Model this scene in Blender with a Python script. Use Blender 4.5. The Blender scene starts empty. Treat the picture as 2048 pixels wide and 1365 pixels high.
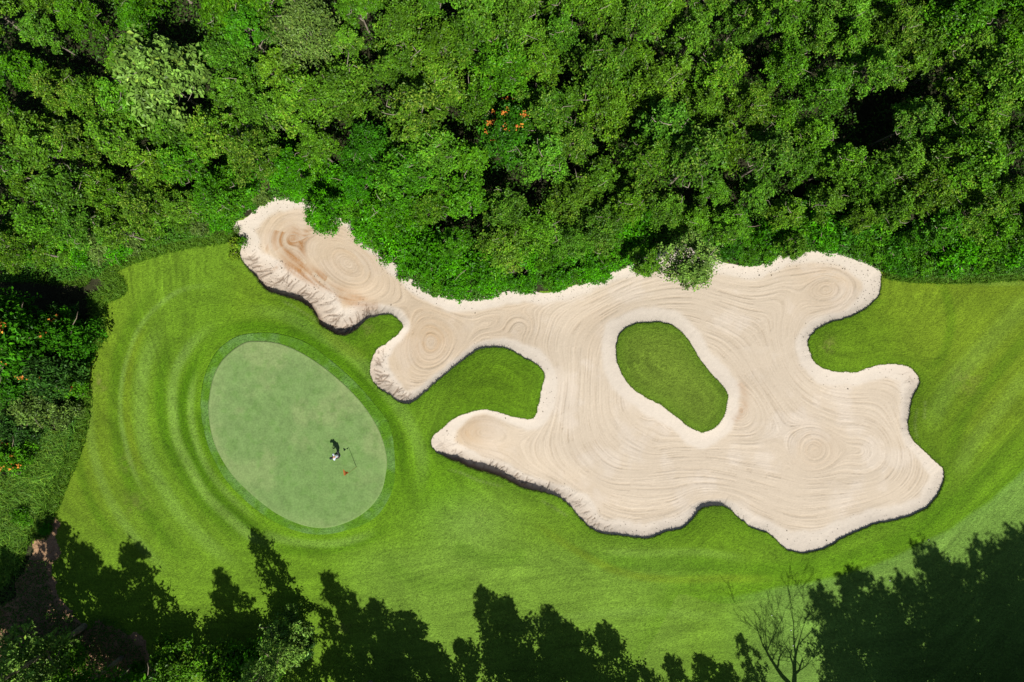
import bpy, bmesh, math, random
import numpy as np
from mathutils import Vector, Euler

# ------------------------------------------------------------------ basics
rng = np.random.default_rng(7)
random.seed(7)
S = bpy.context.scene
COL = S.collection
CAM_H = 45.0
FPX = 1365.33            # focal length of the photograph, in its own pixels
PPM = FPX / CAM_H


def W(u, v, z=0.0):
    """photo pixel -> metres, for something z metres above the ground"""
    k = (CAM_H - z) / FPX
    return ((u - 1024.0) * k, (682.5 - v) * k)


def WA(pts, z=0.0):
    a = np.array(pts, float)
    k = (CAM_H - z) / FPX
    out = a.copy()
    out[:, 0] = (a[:, 0] - 1024.0) * k
    out[:, 1] = (682.5 - a[:, 1]) * k
    return out


def lin(c):
    c = np.array(c, float) / 255.0
    return np.where(c <= 0.04045, c / 12.92, ((c + 0.055) / 1.055) ** 2.4)


ALB = 1.72               # picture brightness of a sunlit white surface


def alb(r, g, b):
    return lin((r, g, b)) / ALB


_tab = rng.random((256, 256)).astype(np.float32)


def vnoise(x, y, seed=0):
    x = np.asarray(x, float) + seed * 17.31
    y = np.asarray(y, float) + seed * 9.77
    xi = np.floor(x).astype(int); yi = np.floor(y).astype(int)
    fx = x - xi; fy = y - yi
    fx = fx * fx * (3 - 2 * fx); fy = fy * fy * (3 - 2 * fy)
    a = _tab[xi & 255, yi & 255]; b = _tab[(xi + 1) & 255, yi & 255]
    c = _tab[xi & 255, (yi + 1) & 255]; d = _tab[(xi + 1) & 255, (yi + 1) & 255]
    return (a * (1 - fx) + b * fx) * (1 - fy) + (c * (1 - fx) + d * fx) * fy


def fbm(x, y, seed=0, octs=4):
    s = 0; a = 0.5; t = 0
    for o in range(octs):
        s = s + a * vnoise(x * 2 ** o, y * 2 ** o, seed + o * 3); t += a; a *= 0.55
    return s / t


def sstep(a, b, x):
    t = np.clip((x - a) / (b - a), 0, 1)
    return t * t * (3 - 2 * t)


def new_obj(name, me, parent=None, loc=None):
    o = bpy.data.objects.new(name, me)
    COL.objects.link(o)
    if parent is not None:
        o.parent = parent
    if loc is not None:
        o.location = loc
    return o


def mesh_np(name, V, F, mat=None, col=None, smooth=True):
    V = np.asarray(V, np.float32); F = np.asarray(F, np.int32)
    n = F.shape[1]
    me = bpy.data.meshes.new(name)
    me.vertices.add(len(V)); me.vertices.foreach_set('co', V.ravel())
    me.loops.add(F.size); me.loops.foreach_set('vertex_index', F.ravel())
    me.polygons.add(len(F))
    me.polygons.foreach_set('loop_start', np.arange(0, F.size, n, dtype=np.int32))
    me.polygons.foreach_set('loop_total', np.full(len(F), n, np.int32))
    me.polygons.foreach_set('use_smooth', np.full(len(F), smooth, bool))
    me.update(calc_edges=True)
    if col is not None:
        ca = me.color_attributes.new('Col', 'FLOAT_COLOR', 'POINT')
        c4 = np.ones((len(V), 4), np.float32); c4[:, :3] = col
        ca.data.foreach_set('color', c4.ravel())
    if mat is not None:
        me.materials.append(mat)
    return me


def structure(name, me):
    o = new_obj(name, me); o['kind'] = 'structure'
    return o


def stuff(name, me, label, cat):
    o = new_obj(name, me); o['kind'] = 'stuff'; o['label'] = label; o['category'] = cat
    return o


def thing(name, label, cat, loc, rz=0.0, group=None):
    o = bpy.data.objects.new(name, None); COL.objects.link(o)
    o.empty_display_size = 0.3
    o.location = loc; o.rotation_euler = (0, 0, rz)
    o['label'] = label; o['category'] = cat
    if group:
        o['group'] = group
    return o


# ------------------------------------------------------------------ materials
def mat_new(name):
    m = bpy.data.materials.new(name); m.use_nodes = True
    nt = m.node_tree
    return m, nt, nt.nodes['Principled BSDF']


def N(nt, t, **kw):
    n = nt.nodes.new(t)
    for k, v in kw.items():
        setattr(n, k, v)
    return n


def mat_ground(name, fine=9.0, amp=0.5, bump=0.5, rough=0.95, fine2=32.0, dist=0.05, spec=0.15):
    """vertex colour times two octaves of grain, with a matching bump"""
    m, nt, b = mat_new(name)
    tc = N(nt, 'ShaderNodeTexCoord')
    at = N(nt, 'ShaderNodeAttribute', attribute_name='Col')
    n1 = N(nt, 'ShaderNodeTexNoise'); n1.inputs['Scale'].default_value = fine
    n1.inputs['Detail'].default_value = 3; n1.inputs['Roughness'].default_value = 0.7
    n2 = N(nt, 'ShaderNodeTexNoise'); n2.inputs['Scale'].default_value = fine2
    n2.inputs['Detail'].default_value = 2
    nt.links.new(tc.outputs['Object'], n1.inputs['Vector'])
    nt.links.new(tc.outputs['Object'], n2.inputs['Vector'])
    ad = N(nt, 'ShaderNodeMath', operation='ADD')
    nt.links.new(n1.outputs['Fac'], ad.inputs[0]); nt.links.new(n2.outputs['Fac'], ad.inputs[1])
    mr = N(nt, 'ShaderNodeMapRange')
    mr.inputs['From Min'].default_value = 0.65; mr.inputs['From Max'].default_value = 1.35
    mr.inputs['To Min'].default_value = 1 - amp; mr.inputs['To Max'].default_value = 1 + amp
    nt.links.new(ad.outputs[0], mr.inputs['Value'])
    mx = N(nt, 'ShaderNodeVectorMath', operation='MULTIPLY')
    nt.links.new(at.outputs['Color'], mx.inputs[0]); nt.links.new(mr.outputs[0], mx.inputs[1])
    nt.links.new(mx.outputs[0], b.inputs['Base Color'])
    bp = N(nt, 'ShaderNodeBump'); bp.inputs['Strength'].default_value = bump
    bp.inputs['Distance'].default_value = dist
    nt.links.new(ad.outputs[0], bp.inputs['Height'])
    nt.links.new(bp.outputs[0], b.inputs['Normal'])
    b.inputs['Roughness'].default_value = rough
    b.inputs['Specular IOR Level'].default_value = spec
    return m


M_LAWN = mat_ground('mown_grass', 6.0, 0.42, 0.9, 0.9, 13.0, 0.07)
M_GREEN = mat_ground('putting_turf', 1.6, 0.22, 0.3, 0.9, 9.0, 0.02)
M_SAND = mat_ground('bunker_sand', 7.0, 0.07, 0.35, 0.95, 23.0, 0.02)
M_SOIL = mat_ground('soil', 3.0, 0.5, 0.8, 0.95, 13.0, 0.08)


def mat_leaf(name, trans=0.10, rough=0.45, spec=0.18):
    m, nt, b = mat_new(name)
    at = N(nt, 'ShaderNodeAttribute', attribute_name='Col')
    oi = N(nt, 'ShaderNodeObjectInfo')
    mx = N(nt, 'ShaderNodeVectorMath', operation='MULTIPLY')
    nt.links.new(at.outputs['Color'], mx.inputs[0]); nt.links.new(oi.outputs['Color'], mx.inputs[1])
    nt.links.new(mx.outputs[0], b.inputs['Base Color'])
    b.inputs['Roughness'].default_value = rough
    b.inputs['Specular IOR Level'].default_value = spec
    tr = N(nt, 'ShaderNodeBsdfTranslucent')
    nt.links.new(mx.outputs[0], tr.inputs['Color'])
    ms = N(nt, 'ShaderNodeMixShader'); ms.inputs[0].default_value = trans
    nt.links.new(b.outputs[0], ms.inputs[1]); nt.links.new(tr.outputs[0], ms.inputs[2])
    nt.links.new(ms.outputs[0], nt.nodes['Material Output'].inputs['Surface'])
    return m


M_LEAF = mat_leaf('leaves')
M_GRASS = mat_leaf('grass_blades', 0.2, 0.6, 0.25)


def mat_plain(name, rgb, rough=0.8, noise=0.0, scale=8.0, spec=0.3, metal=0.0):
    m, nt, b = mat_new(name)
    b.inputs['Roughness'].default_value = rough
    b.inputs['Specular IOR Level'].default_value = spec
    b.inputs['Metallic'].default_value = metal
    tc = N(nt, 'ShaderNodeTexCoord')
    n1 = N(nt, 'ShaderNodeTexNoise'); n1.inputs['Scale'].default_value = scale
    n1.inputs['Detail'].default_value = 4
    nt.links.new(tc.outputs['Object'], n1.inputs['Vector'])
    rp = N(nt, 'ShaderNodeValToRGB')
    lo = [c * (1 - noise) for c in rgb]; hi = [min(1, c * (1 + noise)) for c in rgb]
    rp.color_ramp.elements[0].color = (*lo, 1); rp.color_ramp.elements[1].color = (*hi, 1)
    rp.color_ramp.elements[0].position = 0.3; rp.color_ramp.elements[1].position = 0.7
    nt.links.new(n1.outputs['Fac'], rp.inputs[0]); nt.links.new(rp.outputs[0], b.inputs['Base Color'])
    return m


M_BARK = mat_plain('bark', (0.22, 0.18, 0.13), 0.9, 0.45, 6.0)
M_PALEBARK = mat_plain('pale_bark', (0.30, 0.26, 0.20), 0.85, 0.35, 9.0)
M_BLOSSOM = mat_leaf('blossom', 0.3, 0.6, 0.2)
M_LITTER = mat_leaf('litter', 0.0, 0.8, 0.2)

# ------------------------------------------------------------------ outlines (traced from the photo)
# u, v, lip height, rim width, gully amount
BUNKER = [
 (459,452,.03,.8,0),(469,444,.03,.9,0),(489,437,.03,1.0,0),(514,417,.03,1.0,0),(534,401,.03,1.0,0),(551,394,.03,1.0,0),
 (573,395,.03,1.0,0),(592,393,.03,.9,0),(620,402,.03,.8,0),(655,415,.03,.8,0),(688,427,.03,.8,0),(704,440,.03,.8,0),
 (717,455,.03,.8,0),(733,474,.03,.7,0),(748,487,.03,.7,0),(762,492,.03,.8,0),(772,507,.03,.9,0),(788,525,.03,.9,0),
 (807,542,.03,.9,0),(823,558,.03,.9,0),(846,573,.03,.9,0),(872,586,.03,1.0,0),(907,594,.03,1.0,0),(952,598,.03,1.0,0),
 (984,590,.03,1.0,0),(1022,582,.03,1.0,0),(1063,583,.03,.9,0),(1092,585,.03,.8,0),(1127,578,.03,.8,0),(1162,568,.03,.8,0),
 (1197,555,.03,.7,0),(1221,546,.03,.7,0),(1250,535,.03,.8,0),(1290,516,.03,1.0,0),(1325,493,.03,1.3,0),(1370,487,.03,1.3,0),
 (1410,497,.03,1.2,0),(1439,520,.03,.9,0),(1456,526,.03,.8,0),(1498,532,.03,.9,0),(1520,531,.03,.9,0),(1546,518,.03,1.0,0),
 (1571,507,.03,1.0,0),(1595,503,.03,1.0,0),(1629,501,.03,1.0,0),(1654,502,.03,1.0,0),(1693,509,.03,1.0,0),(1725,521,.05,1.1,0),
 (1752,536,.05,1.4,0),(1764,548,.08,1.4,0),(1764,565,.10,1.3,0),(1759,590,.12,1.2,0),(1737,614,.15,.9,0),(1712,629,.17,.7,0),
 (1681,640,.17,.6,0),(1644,653,.17,.7,0),(1627,668,.15,.8,0),(1617,685,.10,.8,0),(1622,707,.08,.9,0),(1632,725,.06,1.0,0),
 (1656,740,.05,1.1,0),(1681,744,.05,1.1,0),(1715,744,.05,1.1,0),(1737,736,.05,1.0,0),(1761,729,.05,1.0,0),(1791,729,.05,1.3,.1),
 (1820,736,.06,1.6,.25),(1837,751,.1,1.6,.3),(1841,764,.12,1.4,.3),(1835,778,.13,1.0,.2),(1826,798,.12,.7,.2),(1820,829,.10,.5,.1),
 (1818,854,.10,.4,.1),(1826,878,.10,.5,.1),(1848,901,.10,.6,.1),(1875,923,.12,.9,0),(1892,943,.16,1.0,.1),(1892,968,.2,1.0,.1),
 (1881,992,.24,1.0,0),(1860,1017,.24,1.0,0),(1826,1034,.24,.9,0),(1792,1043,.24,.9,0),(1752,1051,.24,1.0,0),(1721,1063,.24,1.1,0),
 (1685,1081,.25,1.3,0),(1648,1100,.24,1.4,0),(1614,1108,.22,1.5,0),(1589,1106,.22,1.5,0),(1571,1098,.24,1.3,0),(1550,1077,.25,1.0,0),
 (1531,1065,.24,.9,0),(1504,1057,.24,.8,0),(1481,1040,.24,.8,0),(1461,1021,.27,.6,0),(1440,1013,.30,.35,0),(1412,1014,.30,.35,0),
 (1397,1022,.29,.5,0),(1379,1045,.28,.8,0),(1359,1059,.26,1.0,.1),(1328,1066,.27,1.0,.1),(1303,1078,.27,1.0,.2),(1278,1078,.27,1.0,.2),
 (1242,1074,.27,1.0,.3),(1202,1067,.28,1.1,.5),(1176,1055,.3,1.4,.6),(1157,1035,.32,1.4,.6),(1138,1013,.32,1.1,.5),(1121,999,.34,.9,.5),
 (1102,991,.36,.8,.5),(1074,985,.40,.8,.6),(1053,981,.46,.9,.6),(1025,967,.54,1.0,.7),(1000,956,.58,1.0,.7),(977,948,.62,1.0,.7),
 (942,938,.62,1.0,.6),(914,924,.56,1.2,.5),(889,913,.42,1.5,.4),(869,901,.22,1.9,.4),(862,888,.08,2.0,.4),(865,875,.06,1.9,.35),
 (871,867,.05,1.6,.3),(887,855,.05,1.3,.2),(902,842,.04,1.0,.1),(922,830,.04,.6,0),(942,824,.04,.4,0),(965,820,.04,.4,0),
 (988,822,.04,.45,0),(1012,829,.04,.5,0),(1035,835,.05,.6,0),(1055,839,.05,.8,0),(1067,836,.06,.9,0),(1074,826,.08,1.1,0),
 (1077,804,.08,1.2,0),(1081,785,.08,1.2,0),(1085,769,.08,1.0,0),(1089,754,.10,.9,0),(1086,742,.14,.9,0),(1076,732,.18,.9,0),
 (1053,719,.22,1.0,0),(1027,704,.24,.9,0),(1006,697,.25,.7,0),(984,696,.26,.6,0),(961,699,.26,.5,0),(938,713,.24,.5,0),
 (918,728,.20,.45,0),(895,746,.20,.5,0),(869,769,.20,.5,0),(848,788,.22,.6,.1),(828,804,.28,.8,.4),(810,808,.3,1.1,.7),
 (794,803,.28,1.3,.8),(777,791,.24,1.4,.8),(757,777,.2,1.5,.9),(745,764,.12,1.5,.9),(739,750,.07,1.5,.9),(739,730,.05,1.4,.8),
 (744,713,.05,1.2,.7),(755,697,.05,1.0,.5),(773,686,.05,.7,.1),(788,675,.05,.5,0),(802,660,.05,.5,0),(803,649,.06,.5,0),
 (794,638,.10,.5,0),(784,631,.13,.6,0),(773,629,.18,.8,.2),(757,631,.22,1.0,.4),(738,637,.3,1.4,.8),(724,648,.42,1.7,1),
 (710,661,.55,2.0,1),(691,669,.65,2.1,1),(673,670,.68,2.1,1),(659,664,.66,2.0,1),(640,651,.62,2.0,1),(628,635,.6,2.0,1),
 (616,617,.6,2.0,1),(596,603,.62,2.1,1),(577,595,.62,2.1,1),(553,590,.58,2.2,1),(534,582,.55,2.2,1),(518,569,.48,2.2,1),
 (506,552,.42,2.0,1),(491,534,.3,1.8,.9),(480,515,.18,1.6,.7),(480,497,.1,1.4,.4),(484,482,.06,1.2,.2),(477,471,.04,1.0,.1),
 (466,462,.03,.9,0)]

ISLAND = [(1233,688),(1239,668),(1255,655),(1274,647),(1307,645),(1334,648),(1356,659),(1373,675),(1387,697),(1402,723),(1424,749),
 (1446,772),(1456,789),(1455,809),(1447,835),(1433,853),(1415,864),(1398,864),(1378,855),(1354,835),(1325,813),(1299,799),(1274,785),
 (1257,769),(1244,749),(1235,727),(1232,705)]
GREEN = [(486,687),(518,683),(560,688),(606,708),(654,740),(702,782),(738,824),(763,869),(775,914),(773,949),(763,985),(738,1017),
 (702,1040),(657,1053),(612,1049),(560,1027),(515,995),(470,953),(441,911),(425,872),(418,830),(419,795),(428,753),(448,717)]
COLLAR = [(472,674),(518,666),(562,669),(609,684),(650,712),(703,757),(745,802),(780,850),(791,917),(788,972),(767,1016),(742,1040),
 (706,1055),(658,1066),(608,1063),(553,1042),(503,1008),(457,964),(428,917),(412,876),(403,832),(402,795),(411,748),(434,703)]
# foot of the wood, as ground pixels (closed far outside the frame)
WOOD = [(-900,575),(-300,575),(-60,565),(100,560),(190,556),(208,545),(236,522),(285,502),(345,484),(400,474),(450,467),(462,450),(500,430),
 (540,402),(590,400),(650,420),(700,445),(760,500),(830,572),(900,594),(960,598),(1030,584),(1100,584),(1200,554),(1290,516),
 (1370,490),(1440,520),(1510,530),(1570,506),(1650,502),(1725,522),(1762,540),(1800,548),(1860,553),(1950,552),(2060,546),
 (2300,540),(3000,530),(3000,-220),(-900,-220)]
WILD_LEFT = [(-900,560),(150,560),(192,600),(196,640),(188,680),(168,710),(160,760),(163,800),(155,850),(140,900),(118,950),(100,1000),(84,1040),
 (60,1100),(30,1160),(-60,1220),(-900,1300)]
SOIL = [(84,1036),(104,1040),(114,1070),(108,1110),(96,1150),(120,1190),(150,1225),(185,1250),(262,1264),(296,1288),(300,1330),(250,1350),(240,1480),
 (-300,1600),(-300,1210),(-40,1190),(30,1130),(62,1075)]


def closed_spline(P, step):
    """Catmull-Rom through P (n,k), resampled about every `step` metres along the first two columns"""
    P = np.asarray(P, float); n = len(P)
    out = []
    for i in range(n):
        p0, p1, p2, p3 = P[(i - 1) % n], P[i], P[(i + 1) % n], P[(i + 2) % n]
        m = max(2, int(np.hypot(*(p2 - p1)[:2]) / step))
        t = (np.arange(m) / m)[:, None]
        out.append(0.5 * (2 * p1 + (p2 - p0) * t + (2 * p0 - 5 * p1 + 4 * p2 - p3) * t ** 2 + (3 * p1 - p0 - 3 * p2 + p3) * t ** 3))
    return np.concatenate(out)


def open_spline(P, step):
    P = np.asarray(P, float); n = len(P); out = []
    for i in range(n - 1):
        p0, p1, p2, p3 = P[max(i - 1, 0)], P[i], P[i + 1], P[min(i + 2, n - 1)]
        m = max(2, int(np.hypot(*(p2 - p1)[:2]) / step))
        t = (np.arange(m) / m)[:, None]
        out.append(0.5 * (2 * p1 + (p2 - p0) * t + (2 * p0 - 5 * p1 + 4 * p2 - p3) * t ** 2 + (3 * p1 - p0 - 3 * p2 + p3) * t ** 3))
    out.append(P[-1:])
    return np.concatenate(out)


def nearest(pts, Q):
    """index of nearest sample of Q for every pts row"""
    pts = pts.astype(np.float32); Q = Q[:, :2].astype(np.float32)
    q2 = (Q ** 2).sum(1); idx = np.empty(len(pts), np.int32)
    for a in range(0, len(pts), 20000):
        p = pts[a:a + 20000]
        idx[a:a + 20000] = np.argmin(q2[None, :] - 2.0 * (p @ Q.T), axis=1)
    return idx


def signed(pts, Q):
    """signed distance (negative inside), nearest sample index, foot point"""
    Q2 = Q[:, :2]; n = len(Q2)
    i = nearest(pts, Q2)
    best = None
    for off in (-1, 0):
        a = Q2[(i + off) % n]; b = Q2[(i + off + 1) % n]
        ab = b - a
        t = np.clip(((pts - a) * ab).sum(1) / np.maximum((ab ** 2).sum(1), 1e-12), 0, 1)
        f = a + ab * t[:, None]
        d = np.hypot(*(pts - f).T)
        if best is None:
            best = (d, f)
        else:
            m = d < best[0]
            best = (np.where(m, d, best[0]), np.where(m[:, None], f, best[1]))
    tang = Q2[(i + 1) % n] - Q2[(i - 1) % n]
    area = 0.5 * np.sum(Q2[:, 0] * np.roll(Q2[:, 1], -1) - np.roll(Q2[:, 0], -1) * Q2[:, 1])
    side = (tang[:, 0] * (pts[:, 1] - Q2[i, 1]) - tang[:, 1] * (pts[:, 0] - Q2[i, 0])) * np.sign(area)
    return np.where(side > 0, -best[0], best[0]), i, best[1]


def poly_px(px, step=0.25, z=0.0):
    return closed_spline(WA(px, z), step)


b = np.array(BUNKER, float); b[:, :2] = WA(b[:, :2])
Q_B = closed_spline(b, 0.09)
nj = len(Q_B); ss = np.cumsum(np.hypot(*np.diff(Q_B[:, :2], axis=0, prepend=Q_B[:1, :2]).T))
tg = np.roll(Q_B[:, :2], -2, 0) - np.roll(Q_B[:, :2], 2, 0); tg /= np.hypot(*tg.T)[:, None]
jit = (fbm(ss * 1.1, ss * 0, 3, 3) - 0.5) * 0.16 + (vnoise(ss * 5.5, ss * 0, 5) - 0.5) * 0.07
jit = jit * sstep(0, 1, np.minimum(ss, ss[-1] - ss))
Q_B[:, 0] += -tg[:, 1] * jit; Q_B[:, 1] += tg[:, 0] * jit
Q_B[:, 2:] = np.maximum(Q_B[:, 2:], 0)
LIP, RIMW, GUL = np.where(Q_B[:, 2] < .29, Q_B[:, 2] * .52, np.where(Q_B[:, 2] < .37, Q_B[:, 2] * .65, Q_B[:, 2] * .85)), Q_B[:, 3], Q_B[:, 4]
Q_I = closed_spline(WA(ISLAND), 0.09)
si = np.arange(len(Q_I)) * 0.09
ti = np.roll(Q_I, -2, 0) - np.roll(Q_I, 2, 0); ti /= np.hypot(*ti.T)[:, None]
ji = (vnoise(si * 4, si * 0, 8) - 0.5) * 0.08
Q_I[:, 0] += -ti[:, 1] * ji; Q_I[:, 1] += ti[:, 0] * ji
Q_G = poly_px(GREEN, 0.15); Q_C = poly_px(COLLAR, 0.15)
Q_WOOD = poly_px(WOOD, 0.4); Q_WILD = poly_px(WILD_LEFT, 0.4); Q_SOIL = poly_px(SOIL, 0.3)


def bunker_sd(pts):
    so, io, fo = signed(pts, Q_B)
    si_, ii, fi = signed(pts, Q_I)
    isl = -si_
    use = isl > so
    sd = np.where(use, isl, so)
    lip = np.where(use, 0.10, LIP[io]); rim = np.where(use, 1.05, RIMW[io]); gul = np.where(use, 0, GUL[io])
    foot = np.where(use[:, None], fi, fo)
    return sd, lip, rim, gul, foot, io, use


def relief(x, y):
    """gentle relief of the turf"""
    h = 0.16 * np.sin(x * 0.21 + 0.8) * np.cos(y * 0.27 - 0.4) + 0.10 * np.sin(x * 0.11 - y * 0.19)
    gx, gy = W(596, 868)
    h = h + 0.30 * np.exp(-(((x - gx) / 6.5) ** 2 + ((y - gy) / 6.5) ** 2))
    for (u, v, r, a) in ((985, 765, 2.6, .22), (1340, 755, 2.6, .25), (1425, 1060, 2.2, .2), (1690, 695, 2.6, .22), (1880, 850, 3.5, .15), (820, 660, 2.0, .1)):
        cx, cy = W(u, v)
        h = h + a * np.exp(-((x - cx) ** 2 + (y - cy) ** 2) / (r * r))
    far = np.exp(-np.maximum(0, np.hypot(x, y) - 36) / 20)
    return h * far


# ------------------------------------------------------------------ flow-following streaks (rake and mower lines)
def lic(vx, vy, noises, L, step):
    ny, nx = vx.shape
    yy, xx = np.mgrid[0:ny, 0:nx].astype(np.float32)
    acc = [n.copy() for n in noises]; 
    for sgn in (1, -1):
        x = xx.copy(); y = yy.copy()
        for k in range(L):
            ix = np.clip(np.rint(x), 0, nx - 1).astype(np.int32); iy = np.clip(np.rint(y), 0, ny - 1).astype(np.int32)
            x += sgn * step * vx[iy, ix]; y += sgn * step * vy[iy, ix]
            ix = np.clip(np.rint(x), 0, nx - 1).astype(np.int32); iy = np.clip(np.rint(y), 0, ny - 1).astype(np.int32)
            for a, n in zip(acc, noises):
                a += n[iy, ix]
    return [(a - a.mean()) / a.std() for a in acc]


def strokes(P, polyline, width, soft_ends=1.0, power=2):
    Q = open_spline(WA(polyline), 0.2)
    lo = Q.min(0) - width * 3; hi = Q.max(0) + width * 3
    m = (P[:, 0] > lo[0]) & (P[:, 0] < hi[0]) & (P[:, 1] > lo[1]) & (P[:, 1] < hi[1])
    out = np.zeros(len(P))
    if not m.any():
        return out
    p = P[m]; i = nearest(p, Q)
    d = np.hypot(*(p - Q[i]).T)
    t = i / (len(Q) - 1)
    e = sstep(0, 0.18, t) * sstep(0, 0.18, 1 - t) if soft_ends else 1
    out[m] = np.exp(-(d / width) ** power) * e
    return out


# ------------------------------------------------------------------ turf, wood floor, bare soil: one fine grid, split by what grows there
def axis(lo, hi, step, far):
    core = np.arange(lo, hi + step / 2, step)
    g = [step * 1.5]
    while sum(g) < far:
        g.append(g[-1] * 1.35)
    g = np.cumsum(g)
    return np.concatenate([(lo - g)[::-1], core, core[-1] + g])


GX = axis(-35.5, 35.5, 0.1, 700); GY = axis(-24.5, 24.5, 0.1, 700)
nx, ny = len(GX), len(GY)
X, Y = np.meshgrid(GX, GY)
P = np.stack([X.ravel(), Y.ravel()], 1)
near = (np.abs(P[:, 0]) < 36) & (np.abs(P[:, 1]) < 26)
sdB = np.full(len(P), 50.0); lipB = np.zeros(len(P)); foot = P.copy()
r_ = bunker_sd(P[near]); sdB[near] = r_[0]; lipB[near] = r_[1]; foot[near] = r_[4]
inside = sdB < 0
sdG = signed(P, Q_G)[0]; sdC = signed(P, Q_C)[0]
wob = (fbm(P[:, 0] * 0.8, P[:, 1] * 0.8, 21, 3) - 0.5)
sdW = signed(P, Q_WOOD)[0] + wob * 0.5
sdL = signed(P, Q_WILD)[0] + wob * 0.7
sdS = signed(P, Q_SOIL)[0] + wob * 1.8
x, y = P[:, 0], P[:, 1]
Pm = P.copy(); Pm[inside] = foot[inside]
Z = relief(Pm[:, 0], Pm[:, 1]) - 0.10 * np.exp(-np.maximum(sdB, 0) / 0.55)

# ---- mowing: bands round the green, sweeps along the fairway
C_ROUGH = alb(117, 157, 38); C_LIGHT = alb(142, 180, 82); C_DARK = alb(82, 130, 4); C_VIVID = alb(104, 155, 12)
C_FAIR = alb(126, 167, 74); C_PENIN = alb(101, 141, 20); C_OLIVE = alb(126, 152, 32); C_DEEP = alb(118, 144, 48)
col = np.tile(C_ROUGH, (len(P), 1))


def mix(c, w):
    global col
    col = col * (1 - w[:, None]) + np.asarray(c)[None, :] * w[:, None]


u_ = x * PPM + 1024; v_ = 682.5 - y * PPM
mix(C_OLIVE, 0.55 * sstep(330, 180, u_) * sstep(1200, 900, v_))
mix(C_VIVID, 0.75 * np.exp(-np.maximum(sdG, 0) / 2.6))
mix(C_LIGHT, 0.28 * sstep(620, 800, u_) * sstep(1500, 1300, u_) * sstep(1060, 1130, v_))
mix(C_VIVID, 0.8 * np.exp(-((u_ - 880) / 90) ** 2 - ((v_ - 980) / 80) ** 2))
mix(C_LIGHT, 0.55 * np.exp(-((u_ - 940) / 90) ** 2 - ((v_ - 1050) / 60) ** 2))
mix(C_OLIVE, 0.75 * sstep(1500, 1800, u_) * sstep(1050, 800, v_))
# fairway, cut shorter and paler, below this line
FAIRWAY = [(2060,935),(1960,1022),(1850,1085),(1750,1130),(1650,1160),(1560,1177),(1450,1195),(1330,1205),(1330,1600),(3000,1600),(3000,300),(2300,690),(2150,845)]
sdF = signed(P, poly_px(FAIRWAY, 0.3))[0] + (fbm(x * 0.7, y * 0.7, 31, 2) - 0.5) * 0.25
mix(C_VIVID, 0.8 * np.exp(-np.maximum(sdF, 0) / 1.6) * (sdF > -0.5) * sstep(1150, 1500, u_))
mix(C_FAIR, 0.8 * sstep(0.18, -0.18, sdF) * sstep(1380, 1600, u_))
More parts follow.
